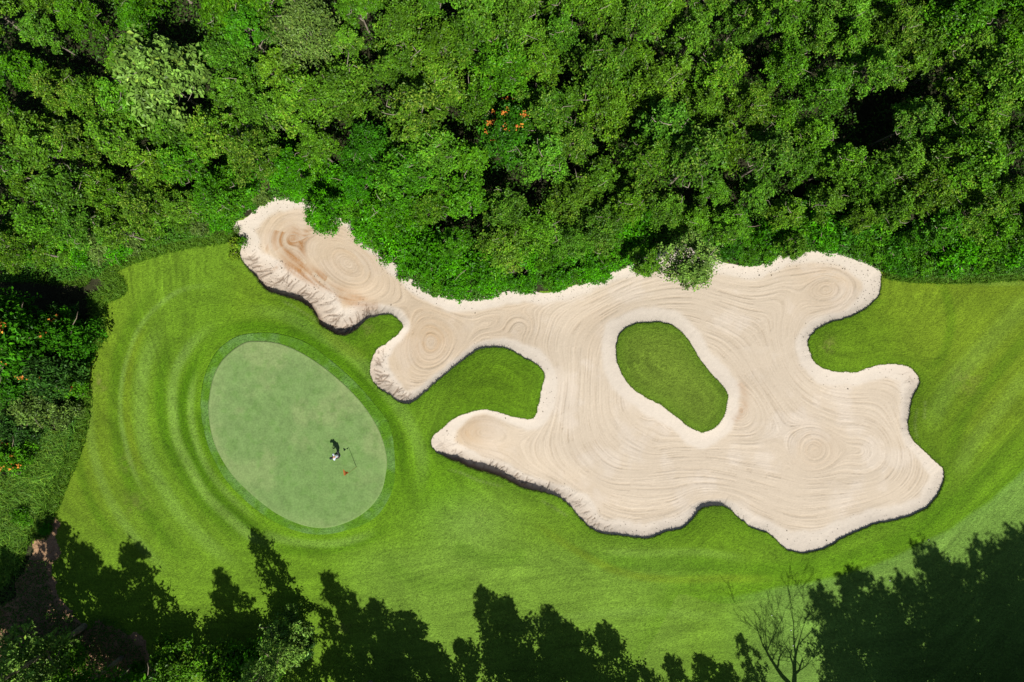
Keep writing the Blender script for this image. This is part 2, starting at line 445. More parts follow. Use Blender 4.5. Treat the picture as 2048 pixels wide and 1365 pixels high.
# the two grass tongues and the island are longer, darker rough
for (cu, cv, ru, rv, c, a) in ((985,770,115,70,C_PENIN,.95),(760,690,55,50,C_PENIN,.9),(1345,755,160,150,C_DEEP,.85),(1420,1065,110,45,C_PENIN,.7),(1700,690,110,60,C_PENIN,.6),
                              (1870,830,70,110,C_PENIN,.5),(620,640,110,60,C_DARK,.5),(530,590,70,60,C_OLIVE,.35)):  # dark strip between bunker and green: slope shade put into the turf colour
    mix(c, a * np.exp(-(((u_ - cu) / ru) ** 4 + ((v_ - cv) / rv) ** 4)))
mix(C_DARK, 0.5 * np.exp(-np.maximum(sdB, 0) / 0.5) * (sdB > 0) * (v_ > 600))  # shade of the slope towards the bunker, painted into the grass
BANDS = [
 (C_DARK, .95, .34, [(425,670),(412,694),(386,738),(371,775),(362,819),(369,863),(386,907),(405,945),(430,984),(470,1023),(509,1056),(560,1080)]),
 (C_DARK, .85, .36, [(362,660),(342,690),(328,730),(320,775),(323,845),(338,900),(364,951),(400,1002),(450,1050),(500,1090)]),
 (C_DARK, .7, .40, [(330,565),(302,595),(265,650),(238,716),(229,775),(226,826),(233,900),(249,951),(280,1010),(330,1080),(390,1140)]),
 (C_LIGHT, .8, .30, [(440,640),(390,680),(357,730),(345,775),(345,826),(353,881),(379,936),(412,990),(460,1035),(510,1075),(570,1100)]),
 (C_LIGHT, .6, .42, [(330,640),(300,700),(284,760),(280,830),(290,900),(318,965),(360,1030),(420,1090),(490,1140)]),
 (C_LIGHT, .8, .16, [(440,572),(371,578),(316,614),(280,658),(262,702),(246,755),(239,826),(247,885),(266,950),(300,1010)]),
 (C_OLIVE, .6, .22, [(300,640),(270,700),(256,760),(252,826),(262,890),(286,960)]),
 (C_DARK, .95, .34, [(400,812),(406,845),(420,890),(441,932),(470,968)]),
 (C_LIGHT, .7, .22, [(398,730),(386,770),(381,820),(388,870),(404,915),(430,958),(470,1000),(520,1040)]),
 (C_DARK, .95, .36, [(410,700),(450,664),(500,652),(560,660),(620,685),(690,733),(738,783),(778,835),(800,890),(808,950),(800,1000)]),
 (C_LIGHT, .5, .40, [(470,620),(560,628),(640,668),(700,708),(752,758),(800,815),(830,870),(845,930),(835,1000)]),
 (C_DARK, .6, .30, [(540,1092),(600,1100),(660,1098),(730,1080),(790,1045)]),
 (C_LIGHT, .6, .25, [(520,1062),(580,1080),(640,1086),(700,1080),(760,1058)]),
 (C_DARK, .55, .30, [(150,900),(160,960),(190,1030),(240,1090)]),
 (C_LIGHT, .5, .30, [(180,760),(176,840),(186,920),(215,1000),(270,1080),(340,1150)]),
 (C_OLIVE, .5, .35, [(560,560),(610,620),(680,690),(740,720)]),
 (C_DARK, .6, .5, [(1120,1080),(1200,1120),(1300,1128),(1420,1130),(1540,1140),(1660,1128),(1780,1090),(1880,1040),(1950,980)]),
 (C_OLIVE, .6, .25, [(1060,1040),(1140,1095),(1240,1145),(1340,1160),(1450,1158),(1560,1160)]),
 (C_LIGHT, .35, .25, [(1200,1105),(1300,1108),(1400,1104),(1500,1120)]),
 (C_LIGHT, .32, .6, [(2060,590),(1980,680),(1900,770),(1850,870)]),
 (C_DARK, .5, .4, [(2060,660),(1990,750),(1920,850),(1900,930)]),
 (C_LIGHT, .3, .5, [(2060,740),(2000,820),(1940,900),(1920,960)]),
 (C_DARK, .5, .5, [(2060,850),(1990,930),(1920,1000),(1830,1060)]),
 (C_OLIVE, .5, .3, [(1790,580),(1850,575),(1950,585),(2060,580)]),
 (C_LIGHT, .4, .18, [(1790,563),(1860,556),(1960,566),(2060,566)]),
 (C_DARK, .5, .3, [(1880,560),(1900,640),(1880,720),(1840,730)]),
 (C_DARK, .45, .5, [(900,1090),(980,1120),(1060,1110)]), (C_DARK, .3, .5, [(760,1120),(850,1170),(950,1160)]),
 (C_LIGHT, .3, .3, [(1000,1260),(1150,1235),(1300,1225),(1450,1240)]), (C_LIGHT, .3, .2, [(1600,1215),(1720,1170),(1850,1110),(1960,1040)]),
]
for c, a, w_, pl in BANDS:
    mix(c, a * (.62 if c is C_LIGHT else .82) * strokes(P, pl, w_ * 1.12, 1.0, 3.5) * np.clip(.55 + .9 * fbm(x * .5, y * .5, 47, 3), .3, 1.15))
# pale dragged streaks beside the bunker
for pl in ([(893,938),(920,945),(960,962),(1010,975)], [(1080,1000),(1110,1018),(1138,1035)], [(1835,815),(1830,850),(1836,880)], [(1850,800),(1848,840)], [(560,600),(600,622),(640,648)]):
    mix(alb(150, 165, 100), 0.45 * strokes(P, pl, 0.09))

# mower grain: streaks following the bands
ix0 = np.searchsorted(GX, -35.6); ix1 = np.searchsorted(GX, 35.6); iy0 = np.searchsorted(GY, -24.6); iy1 = np.searchsorted(GY, 24.6)
sub = np.s_[iy0:iy1, ix0:ix1]
G2 = sdC.reshape(ny, nx)[sub]; U2 = u_.reshape(ny, nx)[sub]; V2 = v_.reshape(ny, nx)[sub]
gy_, gx_ = np.gradient(G2); gl = np.hypot(gx_, gy_) + 1e-6
vx = -gy_ / gl; vy = gx_ / gl
Bs = sdB.reshape(ny, nx)[sub]
by_, bx_ = np.gradient(Bs); bl = np.hypot(bx_, by_) + 1e-6
wr = np.exp(-np.maximum(G2, 0) / 4.0)
tx = -by_ / bl; ty = bx_ / bl
sg = np.sign(tx * 0.8 + ty * 0.3); tx *= sg; ty *= sg
wdiag = sstep(1820, 1900, U2)
tx = tx * (1 - wdiag) + 0.66 * wdiag; ty = ty * (1 - wdiag) + 0.75 * wdiag
low = sstep(1090, 1160, V2) * (1 - wdiag)
tx = tx * (1 - low) + 1.0 * low; ty = ty * (1 - low) + 0.12 * low
sg2 = np.sign(vx * tx + vy * ty); sg2[sg2 == 0] = 1
vx = vx * sg2 * wr + tx * (1 - wr); vy = vy * sg2 * wr + ty * (1 - wr)
l_ = np.hypot(vx, vy) + 1e-6; vx = (vx / l_).astype(np.float32); vy = (vy / l_).astype(np.float32)
n1 = rng.standard_normal(vx.shape).astype(np.float32)
k = 6
n2 = rng.standard_normal((vx.shape[0] // k + 2, vx.shape[1] // k + 2)).astype(np.float32).repeat(k, 0).repeat(k, 1)[:vx.shape[0], :vx.shape[1]]
g1, g2 = lic(vx, vy, [n1, n2], 16, 1.0)
grain = np.zeros((ny, nx)); grain[sub] = 0.07 * g1 + 0.05 * g2
grain = grain.ravel()
patch = 1 + 0.34 * (fbm(x * 0.35, y * 0.35, 41, 4) - 0.5) + 0.34 * (fbm(x * 1.7, y * 1.7, 44, 3) - 0.5)
col = col * (patch * (1 + grain))[:, None]
# worn, straw-coloured spots
for (u, v, r, a) in ((200,768,.5,.5),(1655,690,.45,.45),(960,1035,.5,.12),(735,655,.5,.35),(560,560,.6,.2),(270,1010,.8,.25),(250,930,.6,.25),(1930,760,.9,.25),(690,1255,.5,.3)):
    cx, cy = W(u, v)
    d2 = ((x - cx) ** 2 + (y - cy) ** 2) / (r * r)
    mix(alb(150, 140, 84), a * np.exp(-d2) * sstep(0.35, 0.65, fbm(x * 3, y * 3, 51, 3)))

soilcol = np.tile(np.array((0.30, 0.185, 0.105)), (len(P), 1)) * (0.75 + 0.6 * fbm(x * 1.3, y * 1.3, 61, 4))[:, None]
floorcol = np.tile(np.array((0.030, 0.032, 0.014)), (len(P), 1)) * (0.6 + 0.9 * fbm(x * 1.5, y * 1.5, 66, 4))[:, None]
lawncol = col

I = np.arange(nx * ny).reshape(ny, nx)
F = np.stack([I[:-1, :-1], I[:-1, 1:], I[1:, 1:], I[1:, :-1]], -1).reshape(-1, 4)
keep = ~inside[F].all(1)
F = F[keep]
wood_f = (sdW[F].mean(1) < 0) | (sdL[F].mean(1) < 0)
soil_f = (sdS[F].mean(1) < 0) & ~wood_f
isl_sd = signed(P[near], Q_I)[0]; isl = np.zeros(len(P), bool); isl[near] = isl_sd < 0.2
isl_f = isl[F].all(1)
lawn_f = ~wood_f & ~soil_f & ~isl_f


def sheet(name, Fs, color, mat, skirt=True):
    used = np.unique(Fs); remap = np.full(nx * ny, -1, np.int64); remap[used] = np.arange(len(used))
    V = np.column_stack([Pm[used], Z[used]]); FF = remap[Fs]; C = color[used]
    if skirt:
        E = np.concatenate([Fs[:, [0, 1]], Fs[:, [1, 2]], Fs[:, [2, 3]], Fs[:, [3, 0]]])
        key = np.sort(E, 1); _, inv, cnt = np.unique(key[:, 0] * (nx * ny) + key[:, 1], return_inverse=True, return_counts=True)
        be = E[(cnt[inv.ravel()] == 1) & inside[E].all(1)]
        vs = np.unique(be); r2 = np.full(nx * ny, -1, np.int64); r2[vs] = len(V) + np.arange(len(vs))
        inw = foot[vs] - P[vs]; inw /= (np.hypot(*inw.T)[:, None] + 1e-9)
        fr = (vnoise(foot[vs][:, 0] * 6, foot[vs][:, 1] * 6, 71) - 0.3) * 0.10
        low_ = np.column_stack([Pm[vs] + inw * np.maximum(0.02, fr)[:, None], Z[vs] - lipB[vs] - 0.35])
        V = np.concatenate([V, low_]); C = np.concatenate([C, np.tile(np.array((0.12, 0.078, 0.046)), (len(vs), 1))])
        FF = np.concatenate([FF, np.stack([remap[be[:, 1]], remap[be[:, 0]], r2[be[:, 0]], r2[be[:, 1]]], 1)])
    return structure(name, mesh_np(name, V, FF, mat, C))


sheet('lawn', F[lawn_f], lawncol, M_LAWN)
sheet('lawn_island', F[isl_f], lawncol, M_LAWN)
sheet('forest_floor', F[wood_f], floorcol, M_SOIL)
sheet('bare_soil', F[soil_f], soilcol, M_SOIL, False)

# ------------------------------------------------------------------ putting green and its collar
def ring_sheet(name, Qo, Qi, lift, n, mat, colour, seed):
    """sheet between a centre (or inner outline) and an outer outline"""
    t = np.linspace(0, 1, n)[:, None, None]
    V = (Qi[None] * (1 - t) + Qo[None] * t).reshape(-1, 2)
    m = len(Qo)
    z = relief(V[:, 0], V[:, 1]) - 0.10 * np.exp(-np.maximum(bunker_sd(V)[0], 0) / 0.55) + lift
    I = np.arange(n * m).reshape(n, m)
    F = np.stack([I[:-1], np.roll(I[:-1], -1, 1), np.roll(I[1:], -1, 1), I[1:]], -1).reshape(-1, 4)
    # edge turned down into the turf
    V3 = np.column_stack([V, z]); e = V3[-m:].copy(); e[:, 2] -= lift + 0.03
    J = np.arange(m) + len(V3)
    F = np.concatenate([F, np.stack([I[-1], np.roll(I[-1], -1), np.roll(J, -1), J], -1)])
    V3 = np.concatenate([V3, e])
    C = colour(V3[:, 0], V3[:, 1])
    return structure(name, mesh_np(name, V3, F, mat, C))


def green_col(x, y):
    a = alb(137, 171, 101); b_ = alb(163, 183, 120); c_ = alb(114, 156, 78)
    n = fbm(x * 0.5, y * 0.5, 81, 4); n2 = fbm(x * 2.5, y * 2.5, 85, 3)
    w = sstep(0.42, 0.62, n)[:, None]; w2 = sstep(0.5, 0.75, n2)[:, None] * 0.5
    c = a * (1 - w * 0.6) + b_ * w * 0.6
    c = c * (1 - w2) + c_ * w2
    # foot-worn edge and the south half a shade greener
    sd = -signed(np.column_stack([x, y]), Q_G)[0]
    e = np.exp(-np.maximum(sd, 0) / 0.7)[:, None] * 0.45
    c = c * (1 - e) + b_ * e
    s = (sstep(-5, -11, y) * 0.3)[:, None]
    c = c * (1 - s) + c_ * s
    return c * (0.94 + 0.12 * fbm(x * 5, y * 5, 88, 2))[:, None]


def collar_col(x, y):
    a = alb(114, 159, 76); b_ = alb(98, 149, 32)
    w = sstep(0.35, 0.65, fbm(x * 0.9, y * 0.9, 91, 3))[:, None]
    return (a * (1 - w) + b_ * w) * (0.88 + 0.24 * fbm(x * 3, y * 3, 94, 3))[:, None]


ctr = Q_G.mean(0)
resamp = lambda Q, n: np.stack([np.interp(np.linspace(0, len(Q), n, endpoint=False), np.arange(len(Q) + 1), np.append(Q[:, k], Q[0, k])) for k in (0, 1)], 1)


def by_angle(Q, n):
    a = np.unwrap(np.arctan2(Q[:, 1] - ctr[1], Q[:, 0] - ctr[0]))
    if a[-1] < a[0]:
        Q = Q[::-1]; a = a[::-1]
    r = np.hypot(Q[:, 0] - ctr[0], Q[:, 1] - ctr[1])
    o = np.argsort(np.mod(a, 2 * np.pi)); am = np.mod(a, 2 * np.pi)[o]; rm = r[o]
    th = np.linspace(0, 2 * np.pi, n, endpoint=False)
    rr = np.interp(th, np.concatenate([am - 2 * np.pi, am, am + 2 * np.pi]), np.tile(rm, 3))
    return np.stack([ctr[0] + rr * np.cos(th), ctr[1] + rr * np.sin(th)], 1)


gq = by_angle(Q_G, 420); cq = by_angle(Q_C, 420)
ring_sheet('putting_green', gq, ctr[None] + (gq - ctr) * 0.002, 0.034, 70, M_GREEN, green_col, 1)
ring_sheet('green_collar', cq, ctr[None] + (gq - ctr) * 0.96, 0.016, 14, M_LAWN, collar_col, 2)

# ------------------------------------------------------------------ the bunker sand
ST = 0.045
x0, y1 = W(446, 380); x1, y0 = W(1906, 1122)
sx = np.arange(x0, x1, ST); sy = np.arange(y0, y1, ST)
SX, SY = np.meshgrid(sx, sy); my, mx_ = SX.shape
SP = np.stack([SX.ravel(), SY.ravel()], 1)
sd, lip, rim, gul, ft, io, useI = bunker_sd(SP)
d = np.maximum(-sd, 0)
def blur(A, k, times=2):
    A = A.reshape(my, mx_)
    for _ in range(times):
        for ax in (0, 1):
            pad = [(0, 0), (0, 0)]; pad[ax] = (k + 1, k)
            c_ = np.cumsum(np.pad(A, pad, mode='edge'), axis=ax)
            n_ = A.shape[ax]
            hi = np.take(c_, np.arange(2 * k + 1, 2 * k + 1 + n_), axis=ax); lo_ = np.take(c_, np.arange(0, n_), axis=ax)
            A = (hi - lo_) / (2 * k + 1)
    return A.ravel()


rim = blur(rim, 12); gul = blur(gul, 9)
# stream function for the rake: torsion-like field in the sand, islands and edges at zero
c4 = 3
D2 = sd.reshape(my, mx_)[::c4, ::c4]
I2 = useI.reshape(my, mx_)[::c4, ::c4] & (D2 >= 0)
psi = None
for lev, its in ((8, 500), (4, 500), (2, 500), (1, 400)):
    Dl = D2[::lev, ::lev]; ml = Dl < 0; Il = I2[::lev, ::lev] * 4.5; h2 = 0.22 * (ST * c4 * lev) ** 2
    if psi is None:
        psi = np.zeros_like(Dl)
    else:
        psi = psi.repeat(2, 0).repeat(2, 1)[:Dl.shape[0], :Dl.shape[1]]
        psi = np.pad(psi, ((0, Dl.shape[0] - psi.shape[0]), (0, Dl.shape[1] - psi.shape[1])))
    for it in range(its):
        psi = (np.roll(psi, 1, 0) + np.roll(psi, -1, 0) + np.roll(psi, 1, 1) + np.roll(psi, -1, 1) + h2) * 0.25 * ml + Il
yy2, xx2 = np.mgrid[0:my, 0:mx_]
fy = np.clip(yy2 / c4, 0, D2.shape[0] - 1.001); fx = np.clip(xx2 / c4, 0, D2.shape[1] - 1.001)
iy = fy.astype(int); ix = fx.astype(int); fy -= iy; fx -= ix
PSI = (psi[iy, ix] * (1 - fx) + psi[iy, ix + 1] * fx) * (1 - fy) + (psi[iy + 1, ix] * (1 - fx) + psi[iy + 1, ix + 1] * fx) * fy
for (u, v, a, rx, ry, th) in ((704,524,1.2,3.1,1.9,-40),(575,468,.35,1.5,1.0,60),(858,684,.7,1.5,1.9,20),(1664,578,1.8,1.8,1.5,0),(1565,595,.6,1.2,2.0,-25),(1633,902,2.0,1.25,1.35,0),
                              (1765,900,1.9,3.4,3.0,10),(962,862,.9,2.0,1.2,0),(1780,790,.4,1.6,1.2,0),(1060,655,-.5,1.6,1.2,0),(1330,960,-.5,3.5,1.2,15)):
    cx, cy = W(u, v); th = math.radians(th)
    ex = ((SX - cx) * math.cos(th) + (SY - cy) * math.sin(th)) / rx; ey = (-(SX - cx) * math.sin(th) + (SY - cy) * math.cos(th)) / ry
    PSI = PSI + a * np.exp(-(ex * ex + ey * ey))
PSI = PSI + 0.24 * (fbm(SX * 0.36, SY * 0.36, 101, 2) - 0.5)
gy_, gx_ = np.gradient(PSI); gl = np.hypot(gx_, gy_) + 1e-9
vx = (-gy_ / gl).astype(np.float32); vy = (gx_ / gl).astype(np.float32)
n1 = rng.standard_normal(vx.shape).astype(np.float32)
n1 = (n1 + np.roll(n1, 1, 0)) * 0.7


def blocky(k):
    return rng.standard_normal((my // k + 2, mx_ // k + 2)).astype(np.float32).repeat(k, 0).repeat(k, 1)[:my, :mx_]


spk = (rng.random(vx.shape) > 0.994).astype(np.float32); spk = spk + np.roll(spk, 1, 1) + np.roll(spk, 1, 0)
r1, r2, r3 = lic(vx, vy, [n1, blocky(5), spk], 34, 1.0)
pas = np.clip(.25 + 1.6 * fbm(SX * .5, SY * .5, 107, 3), .4, 1.5) * np.where(fbm(SX * .8, SY * .8, 109, 2) > .62, .35, 1.0); r1 = r1 * pas; r2 = r2 * pas; r3 = r3 * pas
r1 = r1.ravel(); r2 = r2.ravel(); r3 = np.clip(r3, -0.5, 3.0).ravel()
edge_n = (fbm(SP[:, 0] * 0.9, SP[:, 1] * 0.9, 111, 3) - 0.5)
inner = blur(sstep(-0.14, 0.14, d - rim * .9 + edge_n * 0.55 * rim), 2, 1)          # raked floor
s_arc = ss[io] 
gw = gul * sstep(0.0, 0.1, d) * sstep(1.25, 0.7, d / np.maximum(rim, 0.1))
sk = s_arc + 0.45 * d
gn = fbm(sk * 1.7 + 0.5 * fbm(sk * 2, d * 2, 5, 2), d * 0.40, 121, 3) - 0.5
gn2 = fbm(sk * 3.6, d * 0.9, 125, 3) - 0.5
qc = np.random.default_rng(31)
crack = np.zeros(len(SP))
nrm = np.stack([-tg[:, 1], tg[:, 0]], 1)
if bunker_sd(Q_B[:40, :2] + nrm[:40] * .2)[0].mean() > 0:
    nrm = -nrm
gi = np.flatnonzero(GUL > .25)
for k in range(260):
    i = gi[qc.integers(0, len(gi))]
    if qc.random() > GUL[i] + .15:
        continue
    n0_ = nrm[i]; t0_ = np.array((n0_[1], -n0_[0]))
    dr = n0_ + t0_ * qc.normal(.55, .22); dr = dr / np.hypot(*dr)
    p = Q_B[i, :2] + n0_ * qc.uniform(.02, .35 * RIMW[i]); L_ = qc.uniform(.25, .85) * RIMW[i] * .7
    pts_ = [p]
    for j in range(5):
        dr = dr + qc.normal(0, .2, 2); dr = dr / np.hypot(*dr); pts_.append(pts_[-1] + dr * L_ / 5)
    pp_ = np.array(pts_); uv = np.column_stack([pp_[:, 0] * PPM + 1024, 682.5 - pp_[:, 1] * PPM])
    crack = np.maximum(crack, strokes(SP, uv, qc.uniform(.028, .05)) * qc.uniform(.45, 1.0))
rough_n = fbm(SP[:, 0] * 4.5, SP[:, 1] * 4.5, 131, 4) - 0.5
bank = rim * 1.25
zedge = relief(ft[:, 0], ft[:, 1]) - 0.10
depth = 0.20 + 0.40 * gul
zs = zedge - lip - depth * (1 - (1 - np.clip(d / np.maximum(bank, .3), 0, 1)) ** 2)
zs = zs + (-0.34 - zs) * sstep(0.7, 2.7, d)
zs = zs + (blur(zs, 11) - zs) * sstep(.3, .9, d)
zs += inner * (0.0046 * r1 + 0.0028 * r2 - 0.0085 * r3)
zs += -gw * (0.075 * crack + 0.12 * np.maximum(gn, 0)) + gw * 0.04 * rough_n
zs += (1 - inner) * 0.02 * rough_n
zs -= np.clip(sd, 0, 1) * 0.25
cs_in = alb(230, 214, 192); cs_rim = alb(241, 229, 213); cs_tan = alb(204, 172, 132); cs_stain = alb(180, 130, 78)
w = inner[:, None]
C = cs_rim * (1 - w) + cs_in * w
pal_ = (sstep(.5, .72, fbm(SP[:, 0] * .55, SP[:, 1] * .55, 151, 4)) * inner * .55)[:, None]
C = C * (1 - pal_) + alb(241, 228, 212) * pal_
su = SP[:, 0] * PPM + 1024; sv = 682.5 - SP[:, 1] * PPM
# sand right of centre is greyer and paler, left lobe warmer
warm = (sstep(1150, 800, su) * 0.3 * inner)[:, None]
C = C * (1 - warm) + alb(216, 188, 150) * warm
damp = np.zeros(len(SP))
for (u, v, r, a) in ((700,522,2.2,.35),(860,672,1.7,.5),(845,640,1.2,.25),(940,862,1.5,.55),(925,880,.9,.4),(1030,660,2.2,.2),(1660,560,2.6,.3),(1440,810,1.6,.15),(1205,650,2.0,.2),(1150,1010,2.2,.1),(1640,900,1.6,.2),(560,455,1.6,.2)):
    cx, cy = W(u, v)
    damp = np.maximum(damp, a * np.exp(-((SP[:, 0] - cx) ** 2 + (SP[:, 1] - cy) ** 2) / (r * r)))
damp = (damp * inner * np.clip(0.8 + 0.28 * r2, 0.1, 1.6))[:, None]
C = C * (1 - damp) + cs_tan * damp
stain = np.zeros(len(SP))
for (a, wd, pl) in ((.8,.34,[(622,452),(612,466),(601,484),(597,505),(601,524),(612,540)]),(.75,.55,[(600,452),(585,475),(575,500),(590,530),(612,545)]),(.7,.34,[(600,530),(625,545),(650,560)]),
                    (.65,.6,[(560,458),(558,475),(566,492)]),(.45,.4,[(528,484),(540,490)]),(.55,.3,[(548,505),(556,522),(590,545),(640,570),(700,590),(740,606)]),(.55,.35,[(660,582),(690,598),(720,610),(760,612)]),
                    (.3,.12,[(555,520),(545,533),(520,545)]), (.25,.3,[(1466,850),(1490,820),(1492,790),(1480,760)])):
    stain = np.maximum(stain, a * strokes(SP, pl, wd))
stain = (stain * np.clip(0.85 + 0.3 * r2 + 0.25 * r1, 0, 1.6) * sstep(0, 0.6, d))[:, None].clip(0, .95)
C = C * (1 - stain) + cs_stain * stain
rk = (inner * (0.026 * r1 + 0.018 * r2 - 0.040 * r3))[:, None] * np.array((1.0, 1.1, 1.25))
C = C * (1 + rk)
bankc = (np.clip(gul, 0, 1) * sstep(0.9, 0.1, d / np.maximum(rim, .1)) * 0.5)[:, None]
C = C * (1 - bankc) + alb(214, 190, 166) * bankc
crk = (np.clip(1.7 * gw * crack, 0, 1) * 0.8)[:, None]
C = C * (1 - crk) + np.array((0.13, 0.085, 0.055)) * crk  # cracks are shallow, so their shade is put into the colour
# bare earth with lip shade painted in, along the steep bank tops
raw_shade = (sstep(0.30, 0.0, d + edge_n * 0.25) * sstep(0.12, 0.5, lip))[:, None] * 0.85
C = C * (1 - raw_shade) + np.array((0.16, 0.105, 0.07)) * raw_shade
C = C * (1 + 0.10 * (fbm(SP[:, 0] * 0.6, SP[:, 1] * 0.6, 141, 3) - 0.5))[:, None]
I = np.arange(my * mx_).reshape(my, mx_)
F = np.stack([I[:-1, :-1], I[:-1, 1:], I[1:, 1:], I[1:, :-1]], -1).reshape(-1, 4)
F = F[(sd[F] < 0.35).any(1)]
used = np.unique(F); rm = np.full(my * mx_, -1, np.int64); rm[used] = np.arange(len(used))
structure('sand_bunker', mesh_np('sand_bunker', np.column_stack([SP[used], zs[used]]), rm[F], M_SAND, C[used]))
SAND_H = (x0, y0, ST, zs.reshape(my, mx_), sd.reshape(my, mx_))


def ground_z(px, py):
    px = np.atleast_1d(np.asarray(px, float)); py = np.atleast_1d(np.asarray(py, float))
    pts = np.stack([px, py], 1)
    sdv = bunker_sd(pts)[0]
    zt = relief(px, py) - 0.10 * np.exp(-np.maximum(sdv, 0) / 0.55)
    ii = np.clip(((py - y0) / ST).round().astype(int), 0, my - 1); jj = np.clip(((px - x0) / ST).round().astype(int), 0, mx_ - 1)
    return np.where(sdv < 0, SAND_H[3][ii, jj], zt)


# ------------------------------------------------------------------ leaves, blades, twigs
def unit(a):
    return a / (np.linalg.norm(a, axis=1, keepdims=True) + 1e-9)


def leaf_quads(Pp, Nn, L, Wd, r, fold=0.18):
    """one folded diamond per point"""
    n = len(Pp)
    Nn = unit(Nn)
    t = unit(np.cross(Nn, unit(r.standard_normal((n, 3)))))
    bt = np.cross(Nn, t)
    L = np.broadcast_to(L, (n,))[:, None]; Wd = np.broadcast_to(Wd, (n,))[:, None]
    up = Nn * L * fold
    V = np.stack([Pp - t * L * .5, Pp + bt * Wd * .5 + up, Pp + t * L * .5 - up * .6, Pp - bt * Wd * .5 + up], 1).reshape(-1, 3)
    return V, np.arange(4 * n).reshape(n, 4)


def tube(path, rad, sides, V, F):
    path = np.asarray(path, float); n = len(path); base = len(V)
    for i in range(n):
        t = path[min(i + 1, n - 1)] - path[max(i - 1, 0)]
        t = t / (np.linalg.norm(t) + 1e-9)
        a = np.cross(t, (0.31, 0.87, 0.38) if abs(t[2]) > .9 else (0, 0, 1)); a /= np.linalg.norm(a) + 1e-9
        c = np.cross(t, a)
        for k in range(sides):
            th = 2 * math.pi * k / sides
            V.append(path[i] + (a * math.cos(th) + c * math.sin(th)) * rad[i])
    for i in range(n - 1):
        for k in range(sides):
            k2 = (k + 1) % sides
            F.append((base + i * sides + k, base + i * sides + k2, base + (i + 1) * sides + k2, base + (i + 1) * sides + k))
    tip = base + (n - 1) * sides
    if sides >= 4:
        F.append((tip, tip + 1, tip + 2, tip + 3))


